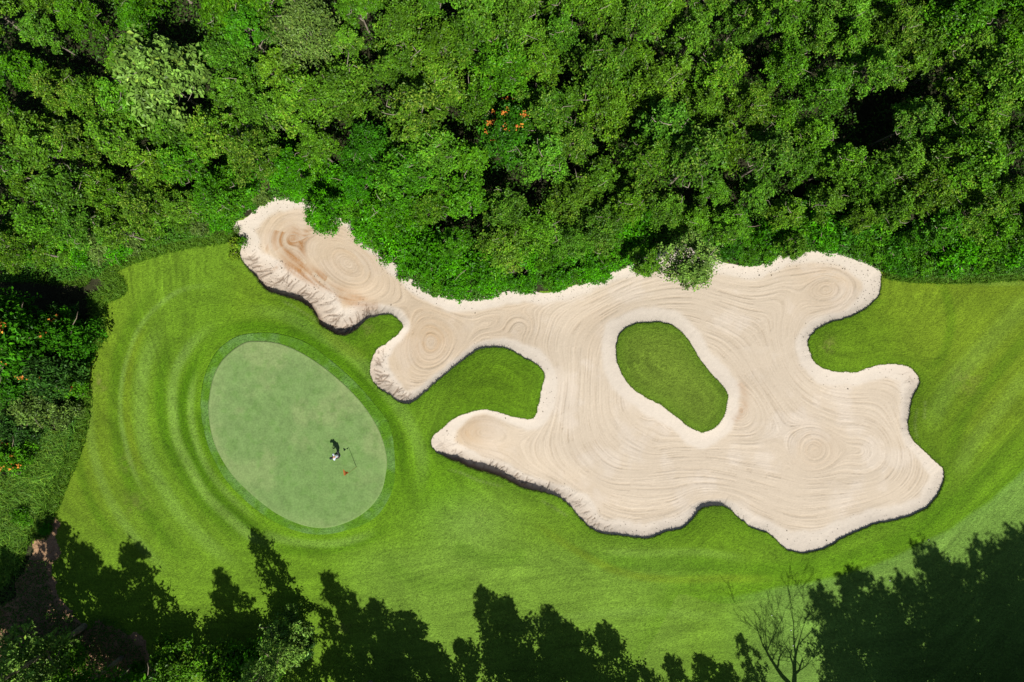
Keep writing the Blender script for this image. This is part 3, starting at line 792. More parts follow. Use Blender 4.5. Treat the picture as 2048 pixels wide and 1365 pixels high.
def tree_meshes(name, seed, shape, h, R, zb, nclump, per, L, Wd, pale=0.05, twigs=5, spread=1.0, bark=None, lump=.36):
    r = np.random.default_rng(seed)
    ga = 2.39996
    cc = []; rc = []
    for k in range(nclump):
        if shape == 'dome':
            q = math.sqrt((k + .5) / nclump); a = k * ga + r.uniform(-.5, .5)
            rr = R * q * r.uniform(.8, 1.0) * .82
            z = h - (h - zb) * (.75 * q ** 2.0) - r.uniform(0, .42) * (h - zb) * .6
            s = R * lump * r.uniform(.72, 1.2)
        elif shape == 'column':
            q = (k + .5) / nclump; a = k * ga + r.uniform(-.6, .6)
            z = zb + (h - zb) * (q * .97)
            prof = min(1, 0.5 + 1.7 * q) * (1 - max(0, q - .3) / .7 * .78)
            rr = R * prof * r.uniform(.2, 1.0)
            s = R * lump * (0.55 + .55 * prof) * r.uniform(.75, 1.2)
        else:                                         # bush
            q = math.sqrt((k + .5) / nclump); a = k * ga + r.uniform(-.5, .5)
            rr = R * q * .75
            z = zb + (h - zb) * (1 - .8 * q * q) * r.uniform(.75, 1.0)
            s = R * lump * r.uniform(.8, 1.25)
        cc.append((rr * math.cos(a), rr * math.sin(a), z)); rc.append(s)
    cc = np.array(cc); rc = np.array(rc)
    n = nclump * per
    ci = np.repeat(np.arange(nclump), per)
    dd = r.standard_normal((n, 3)); dd[:, 2] = np.abs(dd[:, 2]) * np.where(r.random(n) < .24, -.7, 1.0); dd = unit(dd)
    # second-level lumps, so that every clump breaks up into leafy tufts
    NS = 9 if shape == 'column' else 13
    tuft = unit(r.standard_normal((nclump * NS, 3)) * (1, 1, .8) + (0, 0, .42))
    tlen = r.uniform(.7, 1.32, nclump * NS); ttone = r.uniform(.52, 1.42, nclump * NS)
    tix = (ci * NS + r.integers(0, NS, n))
    uu_ = r.uniform(.22, 1.0, n) ** .72
    dd = unit(tuft[tix] + dd * .12)
    Pp = cc[ci] + dd * (rc[ci] * tlen[tix] * uu_)[:, None] * np.array((1.12, 1.12, .85)) * spread
    Pp += r.standard_normal((n, 3)) * (rc[ci] * .155)[:, None]
    if shape == 'column':
        Pp[:, 2] = cc[ci][:, 2] + (Pp[:, 2] - cc[ci][:, 2]) * 2.1
    Pp += r.standard_normal((n, 3)) * .045
    Nn = dd * .45 + np.array((0, 0, .6)) + r.standard_normal((n, 3)) * .62
    sz = r.uniform(.7, 1.25, n)
    V, F = leaf_quads(Pp, Nn, L * sz, Wd * sz, r)
    shade = (r.uniform(.65, 1.3, n) * ttone[tix])[:, None] * np.array((1, 1, 1.0))
    clump_t = r.uniform(.82, 1.18, nclump)[ci][:, None]
    lc = shade * clump_t * np.ones((n, 3))
    y_ = r.random(n) < .08
    lc[y_] *= np.array((1.6, 1.35, 1.2))
    p_ = r.random(n) < pale * (r.random(nclump) ** 2 * 3)[ci]
    lc[p_] = np.array((2.7, 1.75, 3.4)) * r.uniform(.6, 1.0, p_.sum())[:, None]
    crown = mesh_np(name + '_crown', V, F, M_LEAF, np.repeat(lc, 4, 0), False)
    # trunk with limbs
    TV, TF = [], []
    ztop = h * (.62 if shape != 'column' else .86)
    bend = r.uniform(-.25, .25, 2)
    base_r = max(.03, .0125 * h + .01) * (1 if shape != 'bush' else .35)
    if shape == 'bush':
        ztop = h * .5
    path = [np.array((bend[0] * q * q + .05 * math.sin(q * 5), bend[1] * q * q, -.15 + (ztop + .15) * q)) for q in np.linspace(0, 1, 7)]
    tube(path, [base_r * (1.25 if i == 0 else 1) * (1 - .7 * i / 6) for i in range(7)], 8, TV, TF)
    for k in range(min(nclump, 16 if shape != 'bush' else 7)):
        c = cc[k % nclump]
        z0 = max(.25 * ztop, min(ztop * .97, c[2] - .55 * np.hypot(c[0], c[1]) - r.uniform(.3, 1.0)))
        q0 = min(1, (z0 + .15) / (ztop + .15))
        p0 = np.array((bend[0] * q0 * q0 + .05 * math.sin(q0 * 5), bend[1] * q0 * q0, z0))
        mid = (p0 + c) / 2 + np.array((0, 0, .12)) + r.standard_normal(3) * .08
        q1 = base_r * .42
        tube([p0, mid, c, c + (c - mid) * .25], [q1, q1 * .65, q1 * .35, .006], 5, TV, TF)
    for k in range(twigs):
        i = r.integers(0, nclump); c = cc[i]
        dv = unit((r.standard_normal((1, 3)) * np.array((1, 1, .3)) + np.array((0, 0, .75))))[0]
        p1 = c + dv * rc[i] * .85
        sw = np.array((r.uniform(-.4, .4), r.uniform(-.4, .4), .1))
        tube([c, p1, p1 + sw, p1 + sw * 1.8 + r.standard_normal(3) * .06], [.026, .022, .016, .005], 4, TV, TF)
    trunk = mesh_np(name + '_trunk', np.array(TV), np.array(TF), bark or M_PALEBARK, None, True)
    return trunk, crown, cc, rc


def tint(r, g, b_):
    return (r, g, b_, 1.0)


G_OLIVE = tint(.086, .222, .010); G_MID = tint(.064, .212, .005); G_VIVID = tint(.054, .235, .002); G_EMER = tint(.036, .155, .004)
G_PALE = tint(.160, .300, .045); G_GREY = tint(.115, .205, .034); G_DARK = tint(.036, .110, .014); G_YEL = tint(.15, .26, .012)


def put_tree(name, meshes, label, cat, loc, rz, sc, colr, group=None, parts=('trunk', 'crown'), tilt=(0, 0)):
    t = thing(name, label, cat, loc, rz, group)
    if tilt[0] or tilt[1]:
        t.rotation_mode = 'QUATERNION'
        t.rotation_quaternion = Euler((tilt[0], tilt[1], 0)).to_quaternion() @ Euler((0, 0, rz)).to_quaternion()
    t.scale = sc if isinstance(sc, tuple) else (sc, sc, sc)
    new_obj(parts[0], meshes[0], t)
    c = new_obj(parts[1], meshes[1], t); c.color = colr
    return t


FOREST = [tree_meshes('broadleaf_%d' % i, 100 + i, 'dome', h, R, zb, nc + 3, int(per * 1.25), .172, .10, pl, tw, lump=.31)
          for i, (h, R, zb, nc, per, pl, tw) in enumerate(((7.6,1.75,4.2,13,330,.05,6),(8.2,2.0,4.4,16,320,.10,8),(7.0,1.55,3.8,11,340,.02,4),
                                                          (8.6,1.85,4.6,14,320,.14,9),(6.6,1.9,3.4,15,310,.03,5),(7.8,1.6,4.0,12,340,.07,7),(7.2,2.2,3.9,18,300,.04,6)))]
FINE = tree_meshes('fine_leaf', 140, 'dome', 7.8, 2.1, 4.4, 17, 560, .15, .085, .02, 6)
PALE = tree_meshes('big_leaf', 141, 'dome', 9.0, 2.7, 5.0, 17, 260, .33, .22, .0, 3)
BUSH = [tree_meshes('bush_%d' % i, 160 + i, 'bush', h, R, .25, nc, per, L, L * .5, .0, tw, bark=M_BARK, lump=.42)
        for i, (h, R, nc, per, L, tw) in enumerate(((1.7,1.0,10,240,.17,2),(2.3,1.25,12,260,.18,3),(1.3,.85,8,230,.15,1),(2.8,1.4,13,280,.20,4)))]
SPRIG = tree_meshes('sprig', 170, 'bush', .7, .36, .08, 5, 60, .13, .065, .0, 1, bark=M_BARK, lump=.5)
TALL = [tree_meshes('tall_%d' % i, 180 + i, 'column', h, R, zb, nc, per, .24, .12, .0, 9, sp, M_BARK, lu)
        for i, (h, R, zb, nc, per, sp, lu) in enumerate(((12.0,2.0,2.8,52,82,1.0,.24),(11.0,1.7,3.6,38,72,1.0,.24),(13.0,2.7,2.6,66,92,1.0,.22),(9.0,1.9,2.0,44,86,1.0,.25)))]

# ------------------------------------------------------------------ the wood
r = np.random.default_rng(11)
# lower limit of crown centres, canopy pixels
LIM_U = [-120, 0, 120, 215, 300, 400, 470, 560, 620, 700, 780, 860, 960, 1080, 1180, 1260, 1340, 1420, 1520, 1600, 1700, 1800, 1900, 2048, 2180]
LIM_V = [520, 500, 490, 470, 430, 405, 375, 330, 335, 360, 440, 490, 500, 490, 470, 440, 440, 455, 440, 430, 430, 450, 455, 450, 450]
special = [  # u, v, mesh, tint, scale, label, blossom
 (330,165,PALE,G_PALE,.95,'pale yellow-green large-leaved tree standing out in the upper left of the wood',0),
 (610,52,FINE,G_GREY,1.0,'grey-green fine-leaved round tree near the top of the wood, left of centre',0),
 (1022,250,FOREST[6],G_EMER,.95,'dark green tree with clusters of orange blossom in the middle of the wood',1),
 (738,300,FINE,G_EMER,.85,'emerald green fine-leaved tree between the wood centre and the upper bunker lobe',0),
 (1005,130,FOREST[1],G_MID,1.0,None,0),
]
placed = [(u, v, 85 if i < 2 else 70) for i, (u, v, *_) in enumerate(special)]
HOLES = [(340,20,48),(1730,235,62),(1205,60,30),(740,235,36),(150,95,44),(300,70,30),(1240,300,26),(915,215,24),(1045,355,30),(1510,140,28)]
cand = []
for t in range(16000):
    u = r.uniform(-110, 2160); v = r.uniform(-110, 505)
    if v > np.interp(u, LIM_U, LIM_V):
        continue
    if any((u - a) ** 2 + (v - b_) ** 2 < (q + 30) ** 2 for a, b_, q in HOLES):
        continue
    if any((u - a) ** 2 + (v - b_) ** 2 < q * q for a, b_, q in placed):
        continue
    placed.append((u, v, 66)); cand.append((u, v))
    if len(cand) >= 288:
        break
rows = ('back row along the top of the picture', 'middle of the wood', 'front rows of the wood facing the sand')


def forest_label(u, v, i, tname):
    lim = np.interp(u, LIM_U, LIM_V)
    row = 0 if v < 110 else (2 if v > lim - 120 else 1)
    c = 'left third' if u < 690 else ('middle third' if u < 1370 else 'right third')
    kind = ('pale-flecked', 'bare-twigged')[0] if i in (1, 3, 5) else 'plain leafy'
    return '%s %s broadleaf tree, %s, %s' % (tname, kind, rows[row], c)


for (u, v) in cand:
    i = int(r.integers(0, 7))
    # hue drifts over the wood: olive left, fresh green over the bunker, deeper right
    n = float(fbm(np.array([u / 420.0]), np.array([v / 300.0]), 7, 2)[0])
    if u < 560:
        base, tn = (G_OLIVE, 'olive green') if n > .42 else (G_MID, 'mid green')
    elif 560 < u < 800 and v > 300:
        base, tn = G_VIVID, 'fresh green'
    elif n > .55:
        base, tn = G_OLIVE, 'olive green'
    elif n < .40:
        base, tn = G_EMER if r.random() < .2 else G_MID, 'deep green'
    else:
        base, tn = G_MID, 'mid green'
    k = r.uniform(.80, 1.22)
    g = (base[0] * k * r.uniform(.85, 1.15), base[1] * k, base[2] * k * r.uniform(.8, 1.3), 1)
    sc = r.uniform(.72, 1.06)
    lim = float(np.interp(u, LIM_U, LIM_V))
    if v > lim - 90:
        sc *= .82
    zc = FOREST[i][0].vertices and 6.2 * sc
    wx, wy = W(u, v, zc)
    lab = forest_label(u, v, i, tn)
    put_tree('broadleaf_tree', FOREST[i], lab, 'tree', (wx, wy, float(ground_z(wx, wy)[0])), r.uniform(0, 6.28),
             (sc * r.uniform(.92, 1.1), sc * r.uniform(.92, 1.1), sc), g, 'trees of the wood: ' + lab.split(', ', 1)[1])


def blossoms(parent, cc, rc, sel, n, seed, size=.15):
    q = np.random.default_rng(seed); Pp = []
    for k in range(n):
        i = sel[q.integers(0, len(sel))]
        ctr_ = cc[i] + unit(q.standard_normal((1, 3)) * (1, 1, .4) + (0, 0, .7))[0] * rc[i] * 1.0
        m = q.integers(5, 14)
        Pp.append(ctr_ + q.standard_normal((m, 3)) * .09)
    Pp = np.concatenate(Pp)
    V, F = leaf_quads(Pp, q.standard_normal((len(Pp), 3)) * .5 + (0, 0, .8), size, size * .75, q)
    c = np.tile(np.array((.95, .33, .06)), (len(Pp), 1)) * q.uniform(.6, 1.15, (len(Pp), 1)) * np.array((1, 1, 1)) 
    c[:, 1] *= q.uniform(.7, 1.5, len(Pp))
    me = mesh_np('blossoms', V, F, M_BLOSSOM, np.repeat(c, 4, 0), False)
    return new_obj('blossoms', me, parent)


for j, (u, v, mesh, g, sc, lab, bl) in enumerate(special):
    wx, wy = W(u, v, 6.4 * sc)
    t = put_tree('broadleaf_tree', mesh, lab or 'tall mid green tree just above the orange-blossomed tree in the wood', 'tree',
                 (wx, wy, float(ground_z(wx, wy)[0])), .4 + j, sc, g)
    if bl:
        t.rotation_euler[2] = 0
        cc, rc = mesh[2], mesh[3]
        o_ = np.argsort(cc[:, 0] * .6 + cc[:, 1] * -.5 + np.abs(cc[:, 0]) * .8)
        blossoms(t, cc, rc, list(o_[:9]), 40, 5, .13)

# trees whose low branches hang over the sand
over = [(640,432,FOREST[4],G_VIVID,.72,'vivid green tree whose low branches hang over the upper left bunker lobe'),
        (1388,528,FOREST[6],G_PALE,.86,'light olive tree with a branch hanging over the middle of the upper bunker edge'),
        (1293,526,FOREST[5],G_OLIVE,.66,'mid green tree leaning over the sand left of the light olive overhanging tree'),
        (1590,492,FOREST[0],G_OLIVE,.55,'small olive tree with thin sprays reaching over the sand of the right bunker lobe')]
for j, (u, v, mesh, g, sc, lab) in enumerate(over):
    wx, wy = W(u, v, 5.8 * sc); lean = .34
    wy += math.sin(lean) * 5.8 * sc
    put_tree('broadleaf_tree', mesh, lab, 'tree', (wx, wy, float(ground_z(wx, wy)[0])), 1.3 * j + .7, sc, g, tilt=(lean, 0))

# ------------------------------------------------------------------ shrubs along the foot of the wood
def along(px, step):
    Q = open_spline(WA(px), .1)
    s = np.concatenate([[0], np.cumsum(np.hypot(*np.diff(Q, axis=0).T))])
    t = np.arange(step * .5, s[-1], step)
    return np.stack([np.interp(t, s, Q[:, 0]), np.interp(t, s, Q[:, 1])], 1)


EDGE_SAND = [(560,372),(600,385),(650,398),(700,425),(735,458),(775,492),(815,535),(850,556),(900,575),(960,580),(1020,566),(1090,568),(1150,556),(1210,535),(1270,510),(1300,500)]
EDGE_R1 = [(1440,500),(1480,513),(1525,512),(1560,494),(1610,486),(1660,486),(1710,498),(1748,515),(1785,530),(1840,535),(1900,535),(1970,532),(2060,525),(2150,522)]
EDGE_L = [(30,520),(110,520),(180,520),(225,505),(270,486),(330,466),(390,456),(440,448),(470,428),(510,408),(545,380)]
lab_edge = {'s': 'fresh green leafy shrub on the edge of the wood above the bunker sand',
            'r': 'bright green shrub edging the wood right of the overhanging trees',
            'l': 'soft olive shrub edging the wood above the lawn at the left'}
for key, line, step, gs in (('s', EDGE_SAND, 1.05, (G_VIVID, G_MID, G_VIVID)), ('r', EDGE_R1, 1.1, (G_VIVID, G_MID, G_EMER)), ('l', EDGE_L, 1.1, (G_OLIVE, G_VIVID, G_GREY))):
    for rowi in range(2):
        pts = along(line, step)
        for (px_, py_) in pts:
            i = int(r.integers(0, 4))
            if rowi == 0 and i == 3:
                i = 0
            sc = r.uniform(.62, .85) if rowi == 0 else r.uniform(.95, 1.3)
            qx = px_ + r.normal(0, .22); qy = py_ + r.normal(0, .15) + (0.12 if rowi == 0 else 1.35 + r.uniform(0, .5))
            g = gs[int(r.integers(0, 3))]; k = r.uniform(.8, 1.2)
            put_tree('shrub', BUSH[i], lab_edge[key] + (', front row' if rowi == 0 else ', second row'), 'shrub', (qx, qy, float(ground_z(qx, qy)[0])), r.uniform(0, 6.28),
                     (sc * 1.05, sc * 1.05, sc * (.8 if rowi == 0 else 1)), (g[0] * k, g[1] * k, g[2] * k, 1), 'shrubs at the foot of the wood, %s row %d' % (key, rowi + 1), ('stem', 'foliage'))
# stray little plants on the sand
for (u, v, sc, lab) in ((750,488,1.3,'small leafy plant rooted in the sand by the wood edge, uppermost of the strays'),(770,516,1.25,'round leafy plant alone on the pale sand rim below the uppermost stray'),
                        (803,553,1.0,'small low plant on the pale sand rim, between the round one and the lowest sprout'),(868,589,.6,'tiny sprout on the sand where the wood edge turns right'),
                        (482,484,1.0,'sparse leafy plant at the left end of the upper bunker lobe')):
    wx, wy = W(u, v, .3)
    put_tree('small_plant', SPRIG, lab, 'plant', (wx, wy, float(ground_z(wx, wy)[0]) - .02), u, sc, G_MID, None, ('stem', 'foliage'))
for (u, v, sc, lab) in ((468,512,.9,'yellow-green weedy plant on the turf at the left bank of the upper bunker lobe'),(470,488,1.1,'yellowish bushy weed between lawn and sand at the left bunker end')):
    wx, wy = W(u, v, .3)
    put_tree('weed', SPRIG, lab, 'plant', (wx, wy, float(ground_z(wx, wy)[0])), u, sc, G_YEL, None, ('stem', 'foliage'))

# ------------------------------------------------------------------ wild left margin
left = [  # u, v, z, mesh, tint, scale, label, blossom
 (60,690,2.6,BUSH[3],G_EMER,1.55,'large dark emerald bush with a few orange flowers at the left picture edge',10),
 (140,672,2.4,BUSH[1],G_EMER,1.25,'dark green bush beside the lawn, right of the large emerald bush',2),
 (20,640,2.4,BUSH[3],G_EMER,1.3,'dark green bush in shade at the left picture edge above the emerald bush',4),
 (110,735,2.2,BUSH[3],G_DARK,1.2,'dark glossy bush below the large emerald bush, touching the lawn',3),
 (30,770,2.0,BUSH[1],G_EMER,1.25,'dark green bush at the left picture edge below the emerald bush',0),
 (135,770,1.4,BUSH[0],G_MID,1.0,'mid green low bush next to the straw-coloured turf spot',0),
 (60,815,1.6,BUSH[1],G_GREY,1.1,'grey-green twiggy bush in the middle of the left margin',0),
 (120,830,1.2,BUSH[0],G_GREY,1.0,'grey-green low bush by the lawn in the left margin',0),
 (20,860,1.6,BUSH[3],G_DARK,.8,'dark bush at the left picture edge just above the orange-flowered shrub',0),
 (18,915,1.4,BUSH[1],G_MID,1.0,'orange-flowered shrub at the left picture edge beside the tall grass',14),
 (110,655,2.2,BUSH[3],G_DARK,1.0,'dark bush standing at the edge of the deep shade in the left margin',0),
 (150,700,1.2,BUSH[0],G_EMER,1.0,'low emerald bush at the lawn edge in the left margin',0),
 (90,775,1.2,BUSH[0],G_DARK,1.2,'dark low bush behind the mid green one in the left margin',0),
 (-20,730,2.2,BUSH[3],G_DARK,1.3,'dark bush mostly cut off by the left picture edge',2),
 (40,1035,.6,BUSH[2],G_MID,.8,'small green bush between the tall grass and the bare soil',0),
 (85,1062,.5,BUSH[2],G_VIVID,.5,'tiny fresh green bush at the tip of the bare soil',0),
]
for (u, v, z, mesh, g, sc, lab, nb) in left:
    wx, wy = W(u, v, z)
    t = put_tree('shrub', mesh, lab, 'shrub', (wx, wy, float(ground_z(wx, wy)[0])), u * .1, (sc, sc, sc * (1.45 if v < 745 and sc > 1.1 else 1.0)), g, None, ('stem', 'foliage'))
    if nb:
        blossoms(t, mesh[2], mesh[3], list(range(len(mesh[3]))), nb, int(u) + 50, .12)
# trees beyond the left edge that shade the hollow
for (u, v, h, i) in ((150,760,0,0),):
    pass

# ------------------------------------------------------------------ tall trees at the bottom edge (most of each is below the frame; they throw the shadows)
SHX, SHY = 0.244, 0.614           # ground shadow offset per metre of height: -x, +y


def from_tip(u, v, h):
    gx, gy = W(u, v)
    return gx + SHX * h, gy - SHY * h


casters = [  # shadow tip u, v, height, mesh, width factor
 (90,1046,11.0,0,1.2),(200,1240,9.0,3,1.1),(-10,1150,11.0,0,1.2),(15,1100,11.0,0,1.1),(60,1135,11.5,3,1.0),(163,1098,11.5,0,.95),(258,1102,11.5,1,1.15),(-20,1120,11.0,0,1.1),
 (440,1148,11.5,0,1.05),(652,1146,12.0,1,1.0),(742,1205,10.5,0,1.15),(800,1235,9.5,3,1.2),(690,1215,10.5,3,1.0),
 (960,1178,11.0,0,.95),(1004,1202,10.5,3,1.0),(1092,1222,9.6,0,1.05),(1205,1256,8.6,3,.95),(1130,1250,8.8,3,1.0),
 (285,1240,8.0,3,.9),(215,1160,10.5,3,1.1),(500,1300,8.0,3,1.1),(590,1300,7.5,3,1.0),(850,1295,8.0,3,1.2),(920,1290,8.0,3,1.1),
 (1045,1300,7.0,3,1.2),(1150,1310,6.5,3,1.2),(980,1290,7.5,3,1.0),(760,1300,8.5,3,1.2),(250,1250,9.0,0,1.1),(660,1300,8,3,1.1),(1100,1290,7.5,3,1.1),
 (1340,1318,7.0,3,.9),(1400,1316,7.0,3,1.0),(1480,1275,8.5,1,.7),(1290,1345,6.5,3,.9),(1450,1335,6.5,3,.9),
 (1640,1185,13.0,2,.85),(1700,1148,13.8,2,1.0),(1755,1190,13.0,2,1.0),(1850,1106,14.5,2,.9),(1805,1160,13.5,2,.8),(1905,1140,14.0,2,1.0),
 (1958,1112,14.5,2,1.0),(2000,1100,14.5,2,1.0),(2045,1072,15.0,2,1.1),(2100,1060,15.0,2,1.2),(1665,1230,12.0,2,.85),(1780,1240,12.0,2,1.0),(1880,1215,12.5,2,1.1),(1985,1190,13.0,2,1.1),
 (2075,1160,13.5,2,1.2),(1665,1310,10.0,2,.9),(1770,1310,10.5,2,1.0),(1870,1300,11.0,2,1.1),(1975,1280,11.5,2,1.1),(2070,1260,12.0,2,1.2),
]
for j, (u, v, h, i, wf) in enumerate(casters):
    bx, by = from_tip(u, v, h)
    k = h / (12.0, 11.0, 13.0, 9.0)[i]
    side = 'right' if u > 1590 else ('middle' if u > 820 else 'left')
    put_tree('tall_tree', TALL[i], 'tall slender tree at the bottom picture edge, throwing its shadow at the lower %s' % side, 'tree', (bx, by, float(ground_z(bx, by)[0])), j * 1.7,
             (k * wf * 1.02, k * wf * 1.02, k), G_PALE if u < 100 else G_MID, 'tall trees below the bottom edge, %s' % side)  # corner crowns get paler leaves in place of sunlight on them
# the leaning open tree whose foot is inside the frame
bx, by = W(600, 1262)
put_tree('tall_tree', TALL[1], 'slim leaning tree at the bottom edge, trunk foot on the lawn, open crown lit', 'tree', (bx, by, float(ground_z(bx, by)[0])), .8, (.86, .86, .99), G_PALE, tilt=(0, -.03))
# low lit crowns along the bottom edge
bottom = [(75,1345,2.0,BUSH[3],G_OLIVE,.8,'broad leafy green bush at the bottom left corner, growing out of bare soil',1.2),
          (40,1340,2.6,BUSH[1],G_MID,1.2,'leafy bush at the very bottom left corner, left of the broad leafy one',1),
          (115,1345,2.6,BUSH[1],G_OLIVE,1.2,'leafy bush at the bottom edge, right of the broad leafy one',1),
          (330,1350,3.0,BUSH[3],G_OLIVE,1.15,'small lit bush at the bottom edge amid deep shade, leftmost of that shade',1),
          (425,1350,3.0,BUSH[3],G_OLIVE,1.1,'small lit bush at the bottom edge, second in the deep shade',1),
          (488,1350,3.0,BUSH[3],G_MID,1.1,'lit bush at the bottom edge left of the slim leaning tree',1),
          (558,1300,3.0,BUSH[3],G_PALE,1.15,'rounded olive bush in the sun beneath the slim leaning tree',1),
          (600,1312,1.6,BUSH[0],G_DARK,.7,'dark shaded bush right of the rounded olive bush',1),
          (262,1352,1.6,BUSH[2],G_MID,.7,'small bush half out of the bottom edge on the shaded soil',1)]
for (u, v, z, mesh, g, sc, lab, zs_) in bottom:
    wx, wy = W(u, v, z)
    put_tree('shrub', mesh, lab, 'shrub', (wx, wy, float(ground_z(wx, wy)[0])), u * .3, (sc, sc, sc * (1.0 if zs_ == 1 else 1.25)), g, None, ('stem', 'foliage'))

# bare tree, leafless, below the bottom edge right of centre
def bare_tree(h, seed):
    q = np.random.default_rng(seed); V, F = [], []

    def grow(p, dr, L, rad, lev):
        n = 5; path = [p]; rads = [rad]
        for i in range(n):
            dr = unit((dr + q.standard_normal(3) * .09 + np.array((0, 0, .06)))[None])[0]
            path.append(path[-1] + dr * L / n); rads.append(max(.012, rad * (1 - .72 * (i + 1) / n)))
        tube(path, rads, 6 if lev < 2 else 4, V, F)
        if lev < 4:
            for k in range(5 if lev < 2 else 3):
                i = q.integers(2, n + 1)
                sidev = unit((q.standard_normal(3) * np.array((1, 1, .2)))[None])[0]
                grow(path[i], unit((dr * 1.0 + sidev * .55)[None])[0], L * q.uniform(.45, .68), rads[i] * .7, lev + 1)
    grow(np.zeros(3), np.array((.05, 0, 1.0)), h * .45, .20, 0)
    grow(np.array((0, 0, h * .1)), np.array((-.22, .05, 1.0)), h * .45, .15, 0)
    return mesh_np('bare_tree', np.array(V), np.array(F), M_BARK)


bx, by = from_tip(1500, 1168, 12.0)
t = thing('bare_tree', 'leafless tree with thin bare branches below the bottom edge, its branching shadow on the fairway', 'tree', (bx, by, float(ground_z(bx, by)[0])), 1.0)
new_obj('trunk', bare_tree(12.0, 3), t)

# ------------------------------------------------------------------ ground cover
def blades(Pg, hgt, wid, lean, q, base_c, var=.25):
    n = len(Pg)
    a = q.uniform(0, 6.283, n); hh = hgt * q.uniform(.55, 1.3, n); la = lean * q.uniform(.3, 1.2, n)
    pa = q.uniform(0, 6.283, n)
    sidev = np.stack([np.cos(a), np.sin(a), np.zeros(n)], 1) * (wid * q.uniform(.7, 1.3, n))[:, None] * .5
    ld = np.stack([np.cos(pa), np.sin(pa), np.zeros(n)], 1)
    mid = Pg + ld * (la * hh * .35)[:, None] + np.array((0, 0, 1)) * (hh * .6)[:, None]
    tip = Pg + ld * (la * hh)[:, None] + np.array((0, 0, 1)) * (hh * .92)[:, None]
    V = np.stack([Pg - sidev, Pg + sidev, mid + sidev * .7, mid - sidev * .7, tip + sidev * .15, tip - sidev * .15], 1).reshape(-1, 3)
    i = np.arange(n)[:, None] * 6
    F = np.concatenate([i + np.array([[0, 1, 2, 3]]), i + np.array([[3, 2, 4, 5]])])
    c = np.asarray(base_c) * q.uniform(1 - var, 1 + var, (n, 1)) * np.ones((n, 3))
    return V, F, np.repeat(c, 6, 0)


def scatter(poly_sd, box, n, q):
    out = []
    while sum(map(len, out)) < n:
        p = np.stack([q.uniform(box[0], box[2], n), q.uniform(box[1], box[3], n)], 1)
        out.append(p[poly_sd(p) < 0])
    return np.concatenate(out)[:n]


q = np.random.default_rng(77)
# ragged grass fringe on the bunker lip and island edge
per_ = []
for Q, lipv in ((Q_B[:, :2], LIP), (Q_I, np.full(len(Q_I), .15))):
    m = 9
    idx = np.repeat(np.arange(len(Q)), m)
    p = Q[idx] + q.normal(0, .03, (len(idx), 2))
    per_.append(p)
p = np.concatenate(per_)
sdv = bunker_sd(p)[0]
vv = 682.5 - p[:, 1] * PPM; uu = p[:, 0] * PPM + 1024
wv = signed(p, Q_WOOD)[0]
ok = (sdv > -.02) & (wv > .25)
p = p[ok]
pz = relief(p[:, 0], p[:, 1]) - .10 * np.exp(-np.maximum(sdv[ok], 0) / .55) - .02
V, F, C_ = blades(np.column_stack([p, pz]), .085, .03, .9, q, (.085, .15, .018))
o = stuff('grass', mesh_np('grass', V, F, M_GRASS, C_, False), 'ragged green grass fringe along the bunker lips', 'grass')

# weeds on the shaded soil
p = scatter(lambda a: signed(a, Q_SOIL)[0] + .2 - .9 * (fbm(a[:, 0] * .8, a[:, 1] * .8, 211, 2) < .5), (*W(-60, 1365), *W(320, 1120)), 9000, q)
V, F = leaf_quads(np.column_stack([p, relief(p[:, 0], p[:, 1]) + .03 + .35 * q.random(len(p))]), q.standard_normal((len(p), 3)) * .5 + (0, 0, 1), .15 * q.uniform(.6, 1.3, len(p)), .07, q)
stuff('weeds', mesh_np('weeds', V, F, M_LEAF, np.repeat(np.array((.06, .15, .012)) * q.uniform(.6, 1.3, (len(p), 1)), 4, 0), False), 'low weeds scattered over the bare soil at the bottom left', 'weeds')

# tall wild grass in the left margin
TG = poly_px([(150,860),(138,905),(118,950),(100,1000),(86,1036),(60,1085),(28,1150),(-40,1190),(-60,1000),(40,940),(70,880)], .3)
p = scatter(lambda a: signed(a, TG)[0], (*W(-60, 1200), *W(160, 850)), 15000, q)
cl = fbm(p[:, 0] * 1.1, p[:, 1] * 1.1, 201, 3)
pz = relief(p[:, 0], p[:, 1])
V, F, C_ = blades(np.column_stack([p, pz]), .55, .05, 1.0, q, (.115, .265, .022), .5)
cc_ = np.repeat(cl, 6)[:, None]
C_ = C_ * (.6 + .9 * cc_) * np.where(np.repeat(q.random(len(p)) < .25, 6)[:, None], np.array((1.7, 1.3, 1.3)), 1.0)
stuff('tall_grass', mesh_np('tall_grass', V, F, M_GRASS, C_, False), 'tall pale-tipped wild grass leaning over the left margin', 'grass')

p = scatter(lambda a: np.abs(np.minimum(signed(a, Q_WOOD)[0], signed(a, Q_WILD)[0]) - .16) - .55, (*W(-60, 1080), *W(480, 455)), 13000, q)
p2 = scatter(lambda a: np.where(bunker_sd(a)[0] > .1, np.abs(signed(a, Q_WOOD)[0] - .1) - .4, 1.0), (*W(1755, 580), *W(2120, 515)), 5000, q)
p = np.concatenate([p, p2]); pz = relief(p[:, 0], p[:, 1])
V, F, C_ = blades(np.column_stack([p, pz]), .30, .045, 1.0, q, (.105, .235, .015), .4)
stuff('rough_grass', mesh_np('rough_grass', V, F, M_GRASS, C_, False), 'unmown grass softening the line between lawn and wood', 'grass')

